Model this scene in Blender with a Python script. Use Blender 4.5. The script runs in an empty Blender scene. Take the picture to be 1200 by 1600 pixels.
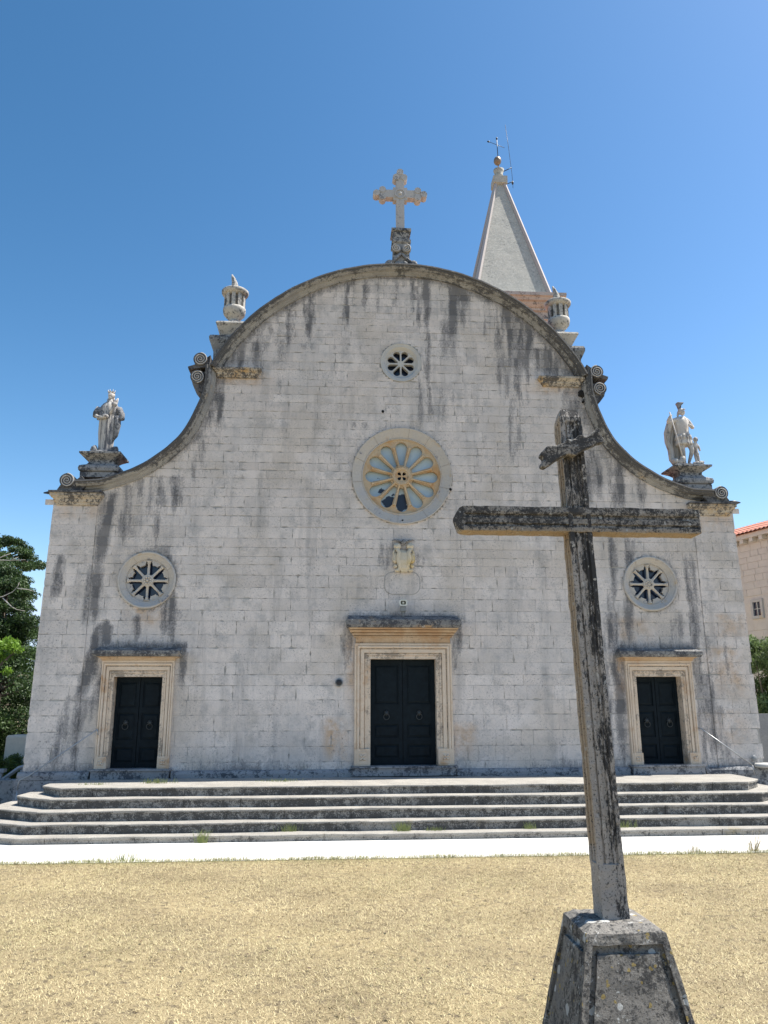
import bpy, bmesh, math, random
import numpy as np
from mathutils import Vector, Matrix, noise
from mathutils.geometry import tessellate_polygon
PI = math.pi
random.seed(7)
rng = np.random.default_rng(11)
SC = bpy.context.scene
COL = SC.collection

# ------------------------------------------------------------------ camera
F_PX = 1214.3
CAM = Vector((-1.582, -17.564, 1.368))
yaw, pitch, roll = math.radians(3.752), math.radians(14.015), math.radians(-0.171)
Fw = Vector((math.sin(yaw)*math.cos(pitch), math.cos(yaw)*math.cos(pitch), math.sin(pitch)))
R0 = Vector((math.cos(yaw), -math.sin(yaw), 0)); U0 = R0.cross(Fw)
Rt = math.cos(roll)*R0 + math.sin(roll)*U0
Up = -math.sin(roll)*R0 + math.cos(roll)*U0
cam = bpy.data.cameras.new('camera'); camo = bpy.data.objects.new('camera', cam); COL.objects.link(camo)
m3 = Matrix((Rt, Up, -Fw)).transposed()
camo.matrix_world = Matrix.Translation(CAM) @ m3.to_4x4()
cam.sensor_fit = 'HORIZONTAL'; cam.sensor_width = 36.0; cam.lens = F_PX/1200*36
cam.clip_start = 0.05; cam.clip_end = 2000
SC.camera = camo

# ------------------------------------------------------------------ world, sun, exposure
SUN_EL, SUN_DY = math.radians(61), 0.045
sv = Vector((math.cos(SUN_EL), SUN_DY, math.sin(SUN_EL))).normalized()
w = bpy.data.worlds.new("World"); SC.world = w; w.use_nodes = True
nt = w.node_tree; bg = nt.nodes['Background']
sky = nt.nodes.new('ShaderNodeTexSky'); sky.sky_type = 'NISHITA'; sky.sun_disc = False
sky.sun_elevation = SUN_EL; sky.sun_rotation = math.atan2(sv.x, sv.y)
sky.altitude = 0; sky.air_density = 1.0; sky.dust_density = 0.6; sky.ozone_density = 3.0
sep = nt.nodes.new('ShaderNodeSeparateColor'); cmb = nt.nodes.new('ShaderNodeCombineColor'); nt.links.new(sky.outputs[0], sep.inputs[0])
for i, (g_, k_, c_) in enumerate(((1.95, .35, 3.4), (1.5, .482, 4.3), (1.5, .41, 5.7))):      # deeper, clearer summer blue
    a_ = nt.nodes.new('ShaderNodeMath'); a_.operation = 'POWER'; a_.inputs[1].default_value = g_; nt.links.new(sep.outputs[i], a_.inputs[0])
    b_ = nt.nodes.new('ShaderNodeMath'); b_.operation = 'MULTIPLY'; b_.inputs[1].default_value = k_; nt.links.new(a_.outputs[0], b_.inputs[0]); c2_ = nt.nodes.new('ShaderNodeMath'); c2_.operation = 'SMOOTH_MIN'; c2_.inputs[1].default_value = c_; c2_.inputs[2].default_value = c_*.2; nt.links.new(b_.outputs[0], c2_.inputs[0]); nt.links.new(c2_.outputs[0], cmb.inputs[i])
nt.links.new(cmb.outputs[0], bg.inputs[0]); bg.inputs[1].default_value = 0.117
sl = bpy.data.lights.new('sun', 'SUN'); sl.energy = 4.9; sl.angle = math.radians(0.53); sl.color = (1.0, 0.95, 0.87)
so = bpy.data.objects.new('sun', sl); COL.objects.link(so)
so.rotation_euler = sv.to_track_quat('Z', 'Y').to_euler(); so.location = (10, 5, 30)
SC.view_settings.view_transform = 'Standard'; SC.view_settings.look = 'None'
SC.view_settings.exposure = 0.92; SC.view_settings.gamma = 1.0
SC.cycles.max_bounces = 8; SC.cycles.diffuse_bounces = 4

# ------------------------------------------------------------------ helpers
class MB:
    """collects shapes, builds ONE mesh object"""
    def __init__(s): s.v = []; s.f = []; s.sm = []
    def add(s, vs, fs, smooth=False):
        o = len(s.v); s.v += [tuple(p) for p in vs]; s.f += [tuple(i+o for i in f) for f in fs]; s.sm += [smooth]*len(fs)
        return s
    def box(s, x0, x1, y0, y1, z0, z1):
        return s.loft([(z0, x0, x1, y0, y1), (z1, x0, x1, y0, y1)])
    def loft(s, lv):
        """stack of rectangles (z,x0,x1,y0,y1)"""
        vs = []; fs = []
        for (z, x0, x1, y0, y1) in lv: vs += [(x0, y0, z), (x1, y0, z), (x1, y1, z), (x0, y1, z)]
        for k in range(len(lv)-1):
            a = 4*k
            for i in range(4):
                j = (i+1) % 4; fs.append((a+i, a+j, a+4+j, a+4+i))
        fs.append((3, 2, 1, 0)); n = 4*(len(lv)-1); fs.append((n, n+1, n+2, n+3))
        return s.add(vs, fs)
    def lathe(s, prof, c=(0, 0, 0), n=24, smooth=True, flute=0, nf=8):
        vs = []; fs = []
        for (r, z) in prof:
            for i in range(n):
                a = 2*PI*i/n; q = r*(1+flute*math.cos(nf*a))
                vs.append((c[0]+q*math.cos(a), c[1]+q*math.sin(a), c[2]+z))
        for k in range(len(prof)-1):
            for i in range(n):
                j = (i+1) % n; fs.append((k*n+i, k*n+j, (k+1)*n+j, (k+1)*n+i))
        fs.append(tuple(range(n-1, -1, -1))); fs.append(tuple((len(prof)-1)*n+i for i in range(n)))
        return s.add(vs, fs, smooth)
    def tube(s, pts, rads, n=8, smooth=True, cap=True, squash=1.0):
        pts = [Vector(p) for p in pts]; vs = []; fs = []
        if not hasattr(rads, '__len__'): rads = [rads]*len(pts)
        prevu = None
        for k, p in enumerate(pts):
            d = (pts[min(k+1, len(pts)-1)]-pts[max(k-1, 0)]).normalized()
            if prevu is None:
                u = d.cross(Vector((0, 0, 1)) if abs(d.z) < .9 else Vector((0, 1, 0))).normalized()
            else: u = (prevu - d*prevu.dot(d)).normalized()
            prevu = u; v = d.cross(u)
            for i in range(n):
                a = 2*PI*i/n; vs.append(p+(u*math.cos(a)+v*math.sin(a)*squash)*rads[k])
        for k in range(len(pts)-1):
            for i in range(n):
                j = (i+1) % n; fs.append((k*n+i, k*n+j, (k+1)*n+j, (k+1)*n+i))
        if cap: fs.append(tuple(range(n-1, -1, -1))); fs.append(tuple((len(pts)-1)*n+i for i in range(n)))
        return s.add(vs, fs, smooth)
    def plate(s, outer, holes, y0, y1, taper=0):
        """polygon in xz with holes, extruded from y0 (front) to y1"""
        loops = [[Vector((x, z, 0)) for x, z in L] for L in [outer]+holes]
        tri = tessellate_polygon(loops)
        flat = [p for L in loops for p in L]; n = len(flat)
        vs = [(p.x, y0, p.y) for p in flat]+[(p.x, y1, p.y) for p in flat]
        fs = []
        for t in tri:
            a, b, c = [flat[i] for i in t]
            cr = (b-a).cross(c-a).z
            if abs(cr) < 1e-12: continue
            t = t if cr > 0 else (t[0], t[2], t[1])
            fs.append(tuple(t)); fs.append(tuple(i+n for i in reversed(t)))
        o = 0
        for L in loops:
            m = len(L)
            for i in range(m):
                j = (i+1) % m; fs.append((o+i, o+i+n, o+j+n, o+j))
            o += m
        return s.add(vs, fs)
    def sphere(s, c, r, nu=14, nv=9):
        if not hasattr(r, '__len__'): r = (r, r, r)
        vs = []; fs = []
        for k in range(nv+1):
            t = PI*k/nv
            for i in range(nu):
                a = 2*PI*i/nu; vs.append((c[0]+r[0]*math.sin(t)*math.cos(a), c[1]+r[1]*math.sin(t)*math.sin(a), c[2]+r[2]*math.cos(t)))
        for k in range(nv):
            for i in range(nu):
                j = (i+1) % nu; fs.append((k*nu+i, (k+1)*nu+i, (k+1)*nu+j, k*nu+j))
        return s.add(vs, fs, True)
    def sweep(s, path, prof, side=1):
        """path in xz, profile (n,y): n measured along the side normal; mitred"""
        P = [Vector(p) for p in path]; vs = []; fs = []; m = len(prof)
        for k, p in enumerate(P):
            a = (p-P[k-1]).normalized() if k > 0 else (P[1]-p).normalized()
            b = (P[k+1]-p).normalized() if k < len(P)-1 else a
            na = Vector((-a.y, a.x))*side; nb = Vector((-b.y, b.x))*side
            nn = (na+nb).normalized(); nn = nn/max(.5, nn.dot(na))
            for (q, y) in prof: vs.append((p.x+nn.x*q, y, p.y+nn.y*q))
        for k in range(len(P)-1):
            for i in range(m):
                j = (i+1) % m; fs.append((k*m+i, k*m+j, (k+1)*m+j, (k+1)*m+i))
        fs.append(tuple(range(m))); fs.append(tuple((len(P)-1)*m+i for i in range(m-1, -1, -1)))
        return s.add(vs, fs)
    def rot(s, M, start=0):
        for i in range(start, len(s.v)): s.v[i] = tuple(M @ Vector(s.v[i]))
        return s
    def build(s, name, mat, parent=None, jit=0, jscale=6, bevel=0, loc=None):
        me = bpy.data.meshes.new(name); v = s.v
        if jit: v = [tuple(Vector(p)+noise.noise_vector(Vector(p)*jscale)*jit) for p in v]
        me.from_pydata(v, [], s.f); me.polygons.foreach_set('use_smooth', s.sm)
        bm = bmesh.new(); bm.from_mesh(me); bmesh.ops.recalc_face_normals(bm, faces=bm.faces); bm.to_mesh(me); bm.free()
        o = bpy.data.objects.new(name, me); COL.objects.link(o)
        me.materials.append(mat)
        if bevel:
            b = o.modifiers.new('bev', 'BEVEL'); b.width = bevel; b.segments = 2; b.limit_method = 'ANGLE'
        if parent: o.parent = parent
        if loc: o.location = loc
        return o

def tag(o, label=None, cat=None, group=None, kind=None):
    if label: o['label'] = label
    if cat: o['category'] = cat
    if group: o['group'] = group
    if kind: o['kind'] = kind
    return o
def thing(name, label, cat, loc=(0, 0, 0), rz=0, group=None):
    o = bpy.data.objects.new(name, None); COL.objects.link(o); o.location = loc; o.rotation_euler[2] = rz
    return tag(o, label, cat, group)
def circ(cx, cz, r, n=48, a0=0): return [(cx+r*math.cos(a0+2*PI*i/n), cz+r*math.sin(a0+2*PI*i/n)) for i in range(n)]
def pet(cx, cz, ang, r0, r1, w0, w1, n=10):
    """petal outline pointing along ang, narrow at r0, round at r1"""
    L = []; rc = r1-w1
    pts = [(r0, -w0)]+[(rc+w1*math.sin(t), -w1*math.cos(t)) for t in [PI*i/n for i in range(n+1)]]+[(r0, w0)]
    c, s = math.cos(ang), math.sin(ang)
    return [(cx+c*a-s*b, cz+s*a+c*b) for a, b in pts]
def subdiv(o, cuts):
    bm = bmesh.new(); bm.from_mesh(o.data); bmesh.ops.subdivide_edges(bm, edges=bm.edges, cuts=cuts, use_grid_fill=True); bm.to_mesh(o.data); bm.free()

# ------------------------------------------------------------------ materials
class NT:
    def __init__(s, name):
        s.m = bpy.data.materials.new(name); s.m.use_nodes = True; s.t = s.m.node_tree
        s.b = s.t.nodes['Principled BSDF']; s.out = s.t.nodes['Material Output']
    def n(s, typ, **k):
        nd = s.t.nodes.new(typ)
        for a, v in k.items():
            if a.startswith('i_'): nd.inputs[a[2:]].default_value = v
            else: setattr(nd, a, v)
        return nd
    def l(s, a, b): s.t.links.new(a, b)
    def co(s, sc=(1, 1, 1)):
        t = s.n('ShaderNodeTexCoord'); mp = s.n('ShaderNodeMapping'); mp.inputs['Scale'].default_value = sc
        s.l(t.outputs['Object'], mp.inputs[0]); return mp.outputs[0]
    def noise(s, scale, detail=6, rough=.6, vec=None, dist=0):
        nd = s.n('ShaderNodeTexNoise'); nd.inputs['Scale'].default_value = scale; nd.inputs['Detail'].default_value = detail
        nd.inputs['Roughness'].default_value = rough; nd.inputs['Distortion'].default_value = dist
        s.l(vec if vec is not None else s.co(), nd.inputs['Vector']); return nd.outputs['Fac']
    def math(s, op, a, b=None, c=None, clamp=False):
        nd = s.n('ShaderNodeMath', operation=op, use_clamp=clamp)
        for i, x in enumerate((a, b, c)):
            if x is None: continue
            if isinstance(x, (int, float)): nd.inputs[i].default_value = x
            else: s.l(x, nd.inputs[i])
        return nd.outputs[0]
    def rng(s, x, a, b, c=0, d=1):
        nd = s.n('ShaderNodeMapRange'); s.l(x, nd.inputs[0])
        for i, v in zip((1, 2, 3, 4), (a, b, c, d)): nd.inputs[i].default_value = v
        return nd.outputs[0]
    def mix(s, f, a, b):
        nd = s.n('ShaderNodeMix', data_type='RGBA')
        if isinstance(f, (int, float)): nd.inputs[0].default_value = f
        else: s.l(f, nd.inputs[0])
        for i, x in ((6, a), (7, b)):
            if isinstance(x, tuple): nd.inputs[i].default_value = (*x[:3], 1)
            else: s.l(x, nd.inputs[i])
        return nd.outputs[2]
    def attr(s, name):
        nd = s.n('ShaderNodeAttribute', attribute_name=name); return nd.outputs['Fac']
    def thr(s, ns, amount, k=7):
        """noise thresholded so that 'amount' is covered"""
        a = s.math('MULTIPLY_ADD', amount, -.5, .75) if not isinstance(amount, (int, float)) else .75-.5*amount
        return s.math('MULTIPLY_ADD', s.math('SUBTRACT', ns, a), k*1.6, .5, clamp=True)
    def fin(s, col, rough=.85, bump=None, bstr=.3, bdist=.01):
        if isinstance(col, tuple): s.b.inputs['Base Color'].default_value = (*col, 1)
        else: s.l(col, s.b.inputs['Base Color'])
        s.b.inputs['Roughness'].default_value = rough
        if bump is not None:
            bn = s.n('ShaderNodeBump'); bn.inputs['Strength'].default_value = bstr; bn.inputs['Distance'].default_value = bdist
            s.l(bump, bn.inputs['Height']); s.l(bn.outputs[0], s.b.inputs['Normal'])
        return s.m

def stone(name, base, base2, dark=.2, dcol=(.045, .047, .05), dscale=3.0, ochre=0.0, ocol=(.42, .26, .12), light=0.0, lcol=(.62, .62, .58),
          streak=False, speck=.25, bump=.5, bdist=.01, attr=False):
    N = NT(name); P = N.co(); SP = N.co((1, 1, .12 if streak is True else streak)) if streak else P
    c = N.mix(N.rng(N.noise(2.3, 5), .35, .65), base, base2)
    c = N.mix(N.math('MULTIPLY', N.rng(N.noise(22, 4, .7), .35, .75), .35), c, tuple(x*.62 for x in base))
    if ochre: c = N.mix(N.thr(N.noise(1.9, 6, .65), ochre, 5), c, ocol)
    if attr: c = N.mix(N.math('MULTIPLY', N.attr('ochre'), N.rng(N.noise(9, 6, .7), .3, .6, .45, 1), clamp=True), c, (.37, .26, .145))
    amt = dark if not attr else N.math('ADD', N.attr('stain'), dark)
    dn = N.math('ADD', N.math('MULTIPLY', N.noise(dscale, 9, .75, SP), .8), N.math('MULTIPLY', N.noise(dscale*6, 6, .8, SP), .8)); dn = N.math('SUBTRACT', dn, .3); c = N.mix(N.thr(dn, amt, 9), c, dcol)
    c = N.mix(N.math('MULTIPLY', N.rng(N.noise(75, 3, .7), .56, .68), speck*1.6, clamp=True), c, tuple(x*1.2 for x in dcol))
    if light: c = N.mix(N.thr(N.math('SUBTRACT', N.math('ADD', N.math('MULTIPLY', N.noise(11, 6, .7), .8), N.math('MULTIPLY', N.noise(55, 5, .8), .8)), .3), light, 9), c, lcol)
    h = N.math('ADD', N.noise(30, 8, .75), N.math('MULTIPLY', N.noise(7, 4), 1.2))
    return N.fin(c, .9, h, bump, bdist)

M = {}
# masonry: per-stone tone, streaks and ochre patches come with the mesh
def masonry():
    N = NT('masonry')
    tone = N.attr('tone'); st = N.attr('stain'); oc = N.attr('ochre')
    c = N.mix(tone, (.65, .578, .52), (.785, .705, .64))
    c = N.mix(N.math('MULTIPLY', N.rng(N.noise(1.1, 6, .6), .42, .62), .4), c, (.42, .41, .395))
    c = N.mix(N.math('MULTIPLY', N.thr(N.noise(2.6, 8, .7), .36, 5), .5), c, (.33, .325, .315))
    c = N.mix(N.math('MULTIPLY', N.rng(N.noise(.55, 3), .5, .62), .35), c, (.6, .5, .39))
    c = N.mix(N.math('MULTIPLY', N.math('MULTIPLY', oc, N.rng(N.noise(3.2, 7, .68), .36, .6)), .95, clamp=True), c, (.5, .31, .15))
    # long faint rain streaks everywhere, dark crust where the mesh says so
    g = N.math('MULTIPLY', N.thr(N.noise(2.6, 8, .68, N.co((1, 1, .12))), .30, 4), .38); c = N.mix(g, c, (.22, .22, .22))
    nA = N.noise(6.5, 10, .78, N.co((1, 1, .22))); nB = N.noise(28, 8, .8, N.co((1, 1, .7)))
    nn = N.math('SUBTRACT', N.math('ADD', N.math('MULTIPLY', nA, .85), N.math('MULTIPLY', nB, .75)), .3)
    soft = N.thr(nn, N.math('MULTIPLY_ADD', st, 1.05, .0), 5); hard = N.thr(nn, N.math('MULTIPLY_ADD', st, .95, -.24), 13)
    keep = N.math('MULTIPLY_ADD', tone, -.62, 1.25, clamp=True)
    c = N.mix(N.math('MULTIPLY', N.math('MULTIPLY', soft, .62), keep), c, (.13, .13, .137))
    c = N.mix(N.math('MULTIPLY', N.math('MULTIPLY', hard, .72), keep), c, (.075, .077, .082))
    pit = N.math('MULTIPLY', N.rng(N.noise(24, 8, .85), .54, .6), N.rng(N.noise(1.9, 5, .65), .4, .58, .1, 1.0))
    c = N.mix(N.math('MULTIPLY', pit, .8), c, (.14, .135, .135))
    c = N.mix(N.math('MULTIPLY', N.rng(N.noise(90, 3, .8), .52, .66), .3), c, (.2, .195, .195))
    h = N.math('ADD', N.noise(38, 8, .8), N.math('MULTIPLY', N.noise(9, 6, .7), 1.5))
    return N.fin(c, .92, h, .8, .014)
M['masonry'] = masonry()
M['mortar'] = stone('mortar', (.34, .32, .295), (.45, .43, .39), dark=.2)
M['frame'] = stone('frame_stone', (.72, .60, .47), (.64, .51, .38), dark=.12, dcol=(.3, .25, .2), ochre=.28, ocol=(.52, .34, .2), speck=.15, bump=.4, attr=True)
M['frame_rust_bounce'] = stone('frame_rust_bounce', (.56, .42, .28), (.46, .31, .18), dark=.25, dcol=(.16, .11, .08), ochre=.4, ocol=(.42, .26, .14), speck=.3, bump=.5)  # orange stain, with warm bounce light also painted into the frieze colour
M['ring'] = stone('ring_stone', (.52, .47, .40), (.46, .44, .42), dark=.22, dscale=2, dcol=(.2, .2, .22), ochre=.22, ocol=(.5, .36, .2), speck=.2, bump=.3)
M['tracery'] = stone('tracery_stone', (.58, .46, .31), (.52, .39, .25), dark=.1, ochre=.34, ocol=(.5, .3, .14), speck=.2, bump=.3)
M['tracery_pale'] = stone('pale_tracery_stone', (.60, .54, .46), (.52, .46, .39), dark=.15, ochre=.15, ocol=(.5, .36, .22), speck=.2, bump=.3)
M['crest'] = stone('crest_stone', (.66, .58, .44), (.58, .5, .37), dark=.2, dcol=(.2, .17, .13), ochre=.3, ocol=(.55, .42, .2), speck=.2, bump=.4)
M['white_ring'] = stone('white_ring', (.54, .52, .47), (.46, .45, .43), dark=.12, dcol=(.22, .22, .22), ochre=.2, ocol=(.52, .42, .24), speck=.15, bump=.2)
M['cornice'] = stone('cornice_stone', (.27, .26, .245), (.37, .355, .325), dark=.58, dcol=(.085, .083, .082), dscale=2.2, ochre=.15, ocol=(.38, .28, .16), light=.2, lcol=(.45, .43, .39), speck=.6, bump=.8, attr=True)
M['sill_dark'] = stone('door_cornice_stone', (.2, .19, .18), (.28, .27, .25), dark=.5, dcol=(.06, .06, .065), ochre=.2, light=.2, speck=.4, bump=.7)
M['capital'] = stone('capital_stone', (.54, .46, .35), (.46, .40, .32), dark=.5, dcol=(.1, .09, .08), ochre=.35, ocol=(.52, .34, .15), speck=.4, bump=.6)
M['volute'] = stone('volute_stone', (.52, .5, .47), (.44, .42, .4), dark=.15, dcol=(.1, .1, .1), speck=.3, bump=.3)
M['volute_dark'] = stone('volute_body', (.13, .12, .115), (.2, .19, .175), dark=.5, dcol=(.04, .04, .045), light=.12, speck=.4, bump=.6)
M['slab'] = stone('weathered_slab', (.32, .31, .29), (.25, .24, .22), dark=.42, dcol=(.06, .06, .06), light=.2, speck=.4, bump=.6)
M['pedestal'] = stone('pedestal_stone', (.3, .29, .28), (.4, .39, .37), dark=.48, dcol=(.05, .055, .065), dscale=2.2, light=.22, speck=.5, bump=.8)
M['statue'] = stone('statue_stone', (.52, .49, .45), (.43, .41, .38), dark=.38, dcol=(.13, .13, .14), dscale=2.5, streak=True, speck=.15, bump=.4)
M['statue_pale'] = stone('statue_pale_stone', (.6, .57, .52), (.5, .46, .42), dark=.33, dcol=(.2, .18, .18), dscale=2.5, streak=True, speck=.15, bump=.3)
M['statue_dark'] = stone('statue_dark_stone', (.3, .3, .3), (.2, .2, .21), dark=.45, dcol=(.07, .075, .085), dscale=3, light=.2, speck=.3, bump=.4)
M['urn'] = stone('urn_stone', (.54, .51, .45), (.44, .41, .37), dark=.42, dcol=(.12, .12, .12), dscale=3, ochre=.1, light=.1, speck=.25, bump=.4)
M['urn_shade'] = stone('urn_recess_shade', (.3, .28, .26), (.2, .19, .18), dark=.4, speck=.3)  # darker copy of the urn stone: shade between the slats put into colour
M['top_cross'] = stone('roof_cross_stone', (.5, .48, .46), (.44, .42, .4), dark=.3, dcol=(.16, .165, .18), ochre=.2, ocol=(.5, .36, .22), speck=.2, bump=.3)
M['step'] = stone('step_stone', (.40, .375, .33), (.30, .28, .25), dark=.28, dcol=(.08, .075, .068), dscale=7, ochre=.12, ocol=(.27, .23, .15), light=.2, lcol=(.42, .41, .38), speck=.8, bump=1.0, bdist=.015, attr=True)
M['plinth'] = stone('plinth_stone', (.33, .33, .33), (.26, .26, .27), dark=.42, dcol=(.07, .075, .085), speck=.4, bump=.6)
M['spire'] = stone('spire_stone', (.40, .39, .35), (.5, .48, .42), dark=.3, dcol=(.25, .25, .23), dscale=1.4, light=.36, lcol=(.56, .54, .48), speck=.12, bump=.5)
M['spire_rib'] = stone('spire_rib_stone', (.5, .45, .43), (.44, .41, .4), dark=.1, dcol=(.2, .18, .2), speck=.2, bump=.3)
M['tower'] = stone('tower_stone', (.6, .54, .5), (.55, .5, .47), dark=.1, dcol=(.25, .22, .22), speck=.2, bump=.3)
M['tower_cornice'] = stone('tower_cornice_stone', (.54, .48, .42), (.46, .41, .37), dark=.36, dcol=(.16, .14, .13), ochre=.15, ocol=(.42, .3, .2), speck=.3, bump=.4)
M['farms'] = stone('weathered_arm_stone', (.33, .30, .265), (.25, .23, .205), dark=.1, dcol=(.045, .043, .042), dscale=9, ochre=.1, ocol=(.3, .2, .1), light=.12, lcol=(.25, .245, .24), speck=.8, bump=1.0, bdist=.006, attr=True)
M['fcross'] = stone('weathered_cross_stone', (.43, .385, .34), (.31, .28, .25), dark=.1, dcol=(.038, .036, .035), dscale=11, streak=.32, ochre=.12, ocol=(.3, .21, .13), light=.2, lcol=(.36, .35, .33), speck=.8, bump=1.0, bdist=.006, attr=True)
M['fbase'] = stone('cross_base_stone', (.2, .185, .165), (.27, .25, .22), dark=.42, dcol=(.05, .048, .046), dscale=5, ochre=.2, ocol=(.26, .17, .06), light=.2, lcol=(.56, .56, .53), speck=.9, bump=1.0, bdist=.014)
def lichen(m, scale, frac, col, r0=.2):
    nt_ = m.node_tree; b = nt_.nodes['Principled BSDF']; src = b.inputs['Base Color'].links[0].from_socket
    t = nt_.nodes.new('ShaderNodeTexCoord'); n1 = nt_.nodes.new('ShaderNodeTexNoise'); n1.inputs['Scale'].default_value = 40; n1.inputs['Detail'].default_value = 4
    ad = nt_.nodes.new('ShaderNodeVectorMath'); ad.operation = 'SCALE'; ad.inputs[3].default_value = .03; nt_.links.new(t.outputs['Object'], n1.inputs[0]); nt_.links.new(n1.outputs['Color'], ad.inputs[0])
    a2 = nt_.nodes.new('ShaderNodeVectorMath'); nt_.links.new(t.outputs['Object'], a2.inputs[0]); nt_.links.new(ad.outputs[0], a2.inputs[1])
    v = nt_.nodes.new('ShaderNodeTexVoronoi'); v.inputs['Scale'].default_value = scale; nt_.links.new(a2.outputs[0], v.inputs['Vector'])
    sp = nt_.nodes.new('ShaderNodeSeparateColor'); nt_.links.new(v.outputs['Color'], sp.inputs[0])
    g1 = nt_.nodes.new('ShaderNodeMath'); g1.operation = 'LESS_THAN'; nt_.links.new(sp.outputs[0], g1.inputs[0]); g1.inputs[1].default_value = frac
    mu = nt_.nodes.new('ShaderNodeMath'); mu.operation = 'MULTIPLY_ADD'; nt_.links.new(sp.outputs[1], mu.inputs[0]); mu.inputs[1].default_value = .3; mu.inputs[2].default_value = r0
    g2 = nt_.nodes.new('ShaderNodeMath'); g2.operation = 'LESS_THAN'; nt_.links.new(v.outputs['Distance'], g2.inputs[0]); nt_.links.new(mu.outputs[0], g2.inputs[1])
    g3 = nt_.nodes.new('ShaderNodeMath'); g3.operation = 'MULTIPLY'; nt_.links.new(g1.outputs[0], g3.inputs[0]); nt_.links.new(g2.outputs[0], g3.inputs[1])
    g4 = nt_.nodes.new('ShaderNodeMath'); g4.operation = 'MULTIPLY'; nt_.links.new(g3.outputs[0], g4.inputs[0]); g4.inputs[1].default_value = .75
    mx = nt_.nodes.new('ShaderNodeMix'); mx.data_type = 'RGBA'; nt_.links.new(g4.outputs[0], mx.inputs[0]); nt_.links.new(src, mx.inputs[6]); mx.inputs[7].default_value = (*col, 1); nt_.links.new(mx.outputs[2], b.inputs['Base Color'])
lichen(M['fbase'], 13, .14, (.55, .55, .52)); lichen(M['fbase'], 30, .12, (.33, .24, .07)); lichen(M['farms'], 40, .1, (.45, .44, .41)); lichen(M['fcross'], 38, .06, (.5, .47, .42))
M['house'] = stone('house_stone', (.66, .61, .53), (.58, .54, .48), dark=.1, dcol=(.3, .26, .22), speck=.15)
M['grey_wall'] = stone('retaining_stone', (.3, .31, .32), (.24, .25, .27), dark=.2, speck=.4)
M['concrete'] = stone('concrete', (.42, .42, .43), (.36, .36, .38), dark=.05, speck=.1)

def pave():
    N = NT('white_paving'); c = N.mix(N.rng(N.noise(1.2, 5), .35, .65), (.64, .62, .58), (.55, .53, .49))
    t = N.n('ShaderNodeTexBrick'); t.offset = .37; t.inputs['Scale'].default_value = 1.0; t.inputs['Mortar Size'].default_value = .006
    t.inputs['Brick Width'].default_value = 1.35; t.inputs['Row Height'].default_value = .8
    t.inputs['Color1'].default_value = t.inputs['Color2'].default_value = (1, 1, 1, 1); t.inputs['Mortar'].default_value = (0, 0, 0, 1)
    N.l(N.co(), t.inputs[0]); c = N.mix(N.math('MULTIPLY', t.outputs['Fac'], N.rng(N.noise(1.7, 3), .4, .6)), c, (.3, .27, .22))
    c = N.mix(N.thr(N.noise(2.2, 8, .7), .2, 9), c, (.5, .48, .42))
    return N.fin(c, .85, N.noise(40, 6), .3)
M['pave'] = pave()
def lawn():
    N = NT('dry_lawn'); c = N.mix(N.rng(N.noise(.8, 7, .65), .35, .65), (.33, .26, .14), (.23, .18, .10))
    c = N.mix(N.thr(N.noise(9, 8, .75), .38, 6), c, (.13, .10, .06))
    return N.fin(c, .95, N.noise(60, 6), .8, .02)
M['lawn'] = lawn()
def blades():
    N = NT('dry_grass_blades'); a = N.attr('tone'); g = N.attr('green')
    c = N.mix(a, (.2, .15, .075), (.72, .61, .35))
    c = N.mix(g, c, (.17, .22, .055))
    return N.fin(c, .75)
M['blades'] = blades()
def leafm(name, a, b, tr=.25):
    N = NT(name); c = N.mix(N.attr('tone'), a, b); N.fin(c, .6)
    t = N.n('ShaderNodeBsdfTranslucent'); N.l(N.mix(.5, c, tuple(min(1, x*1.6) for x in b)), t.inputs[0])
    mx = N.n('ShaderNodeMixShader'); mx.inputs[0].default_value = tr; N.l(N.b.outputs[0], mx.inputs[1]); N.l(t.outputs[0], mx.inputs[2]); N.l(mx.outputs[0], N.out.inputs[0])
    return N.m
M['conifer'] = leafm('conifer_needles', (.014, .036, .012), (.07, .125, .03), .18)
M['broad'] = leafm('broad_leaves', (.09, .17, .02), (.2, .34, .04), .35)
M['bush'] = leafm('bush_leaves', (.06, .1, .035), (.17, .24, .09), .25)
M['hedge'] = leafm('hedge_leaves', (.03, .06, .015), (.14, .2, .04), .25)
M['weed'] = leafm('weed_leaves', (.16, .22, .06), (.34, .36, .14), .25)
def plain(name, col, rough=.5, metal=0, nz=0):
    N = NT(name)
    if nz: c = N.mix(N.rng(N.noise(nz, 6), .3, .7), tuple(x*.7 for x in col), tuple(min(1, x*1.25) for x in col))
    else: c = col
    N.fin(c, rough, N.noise(30, 4), .08); N.b.inputs['Metallic'].default_value = metal; return N.m
M['door'] = plain('dark_teal_door_paint', (.0072, .0125, .0165), .6, 0, 9); M['door'].node_tree.nodes['Principled BSDF'].inputs['Specular IOR Level'].default_value = .12
M['iron'] = plain('dull_iron', (.055, .06, .06), .5, .6)
M['galv'] = plain('galvanised_steel', (.4, .4, .4), .4, .6)
M['glass_dark'] = plain('dark_window_glass', (.012, .02, .045), .12)
M['black'] = plain('black_plastic', (.015, .015, .017), .5)
M['nest'] = plain('mud_nest', (.012, .011, .01), .95)
M['white'] = plain('white_plastic', (.6, .61, .55), .4)
M['bulb'] = plain('lamp_lens', (.5, .5, .42), .2)
M['lampback'] = plain('lamp_reflector', (.1, .1, .06), .4)
M['grey'] = plain('grey_metal', (.2, .21, .21), .5)
M['bark'] = plain('bark', (.16, .13, .1), .9, 0, 8)
M['palebark'] = plain('pale_bare_wood', (.5, .47, .43), .85, 0, 8)
M['gold'] = plain('weathered_copper', (.28, .2, .14), .5, .5)
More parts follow.
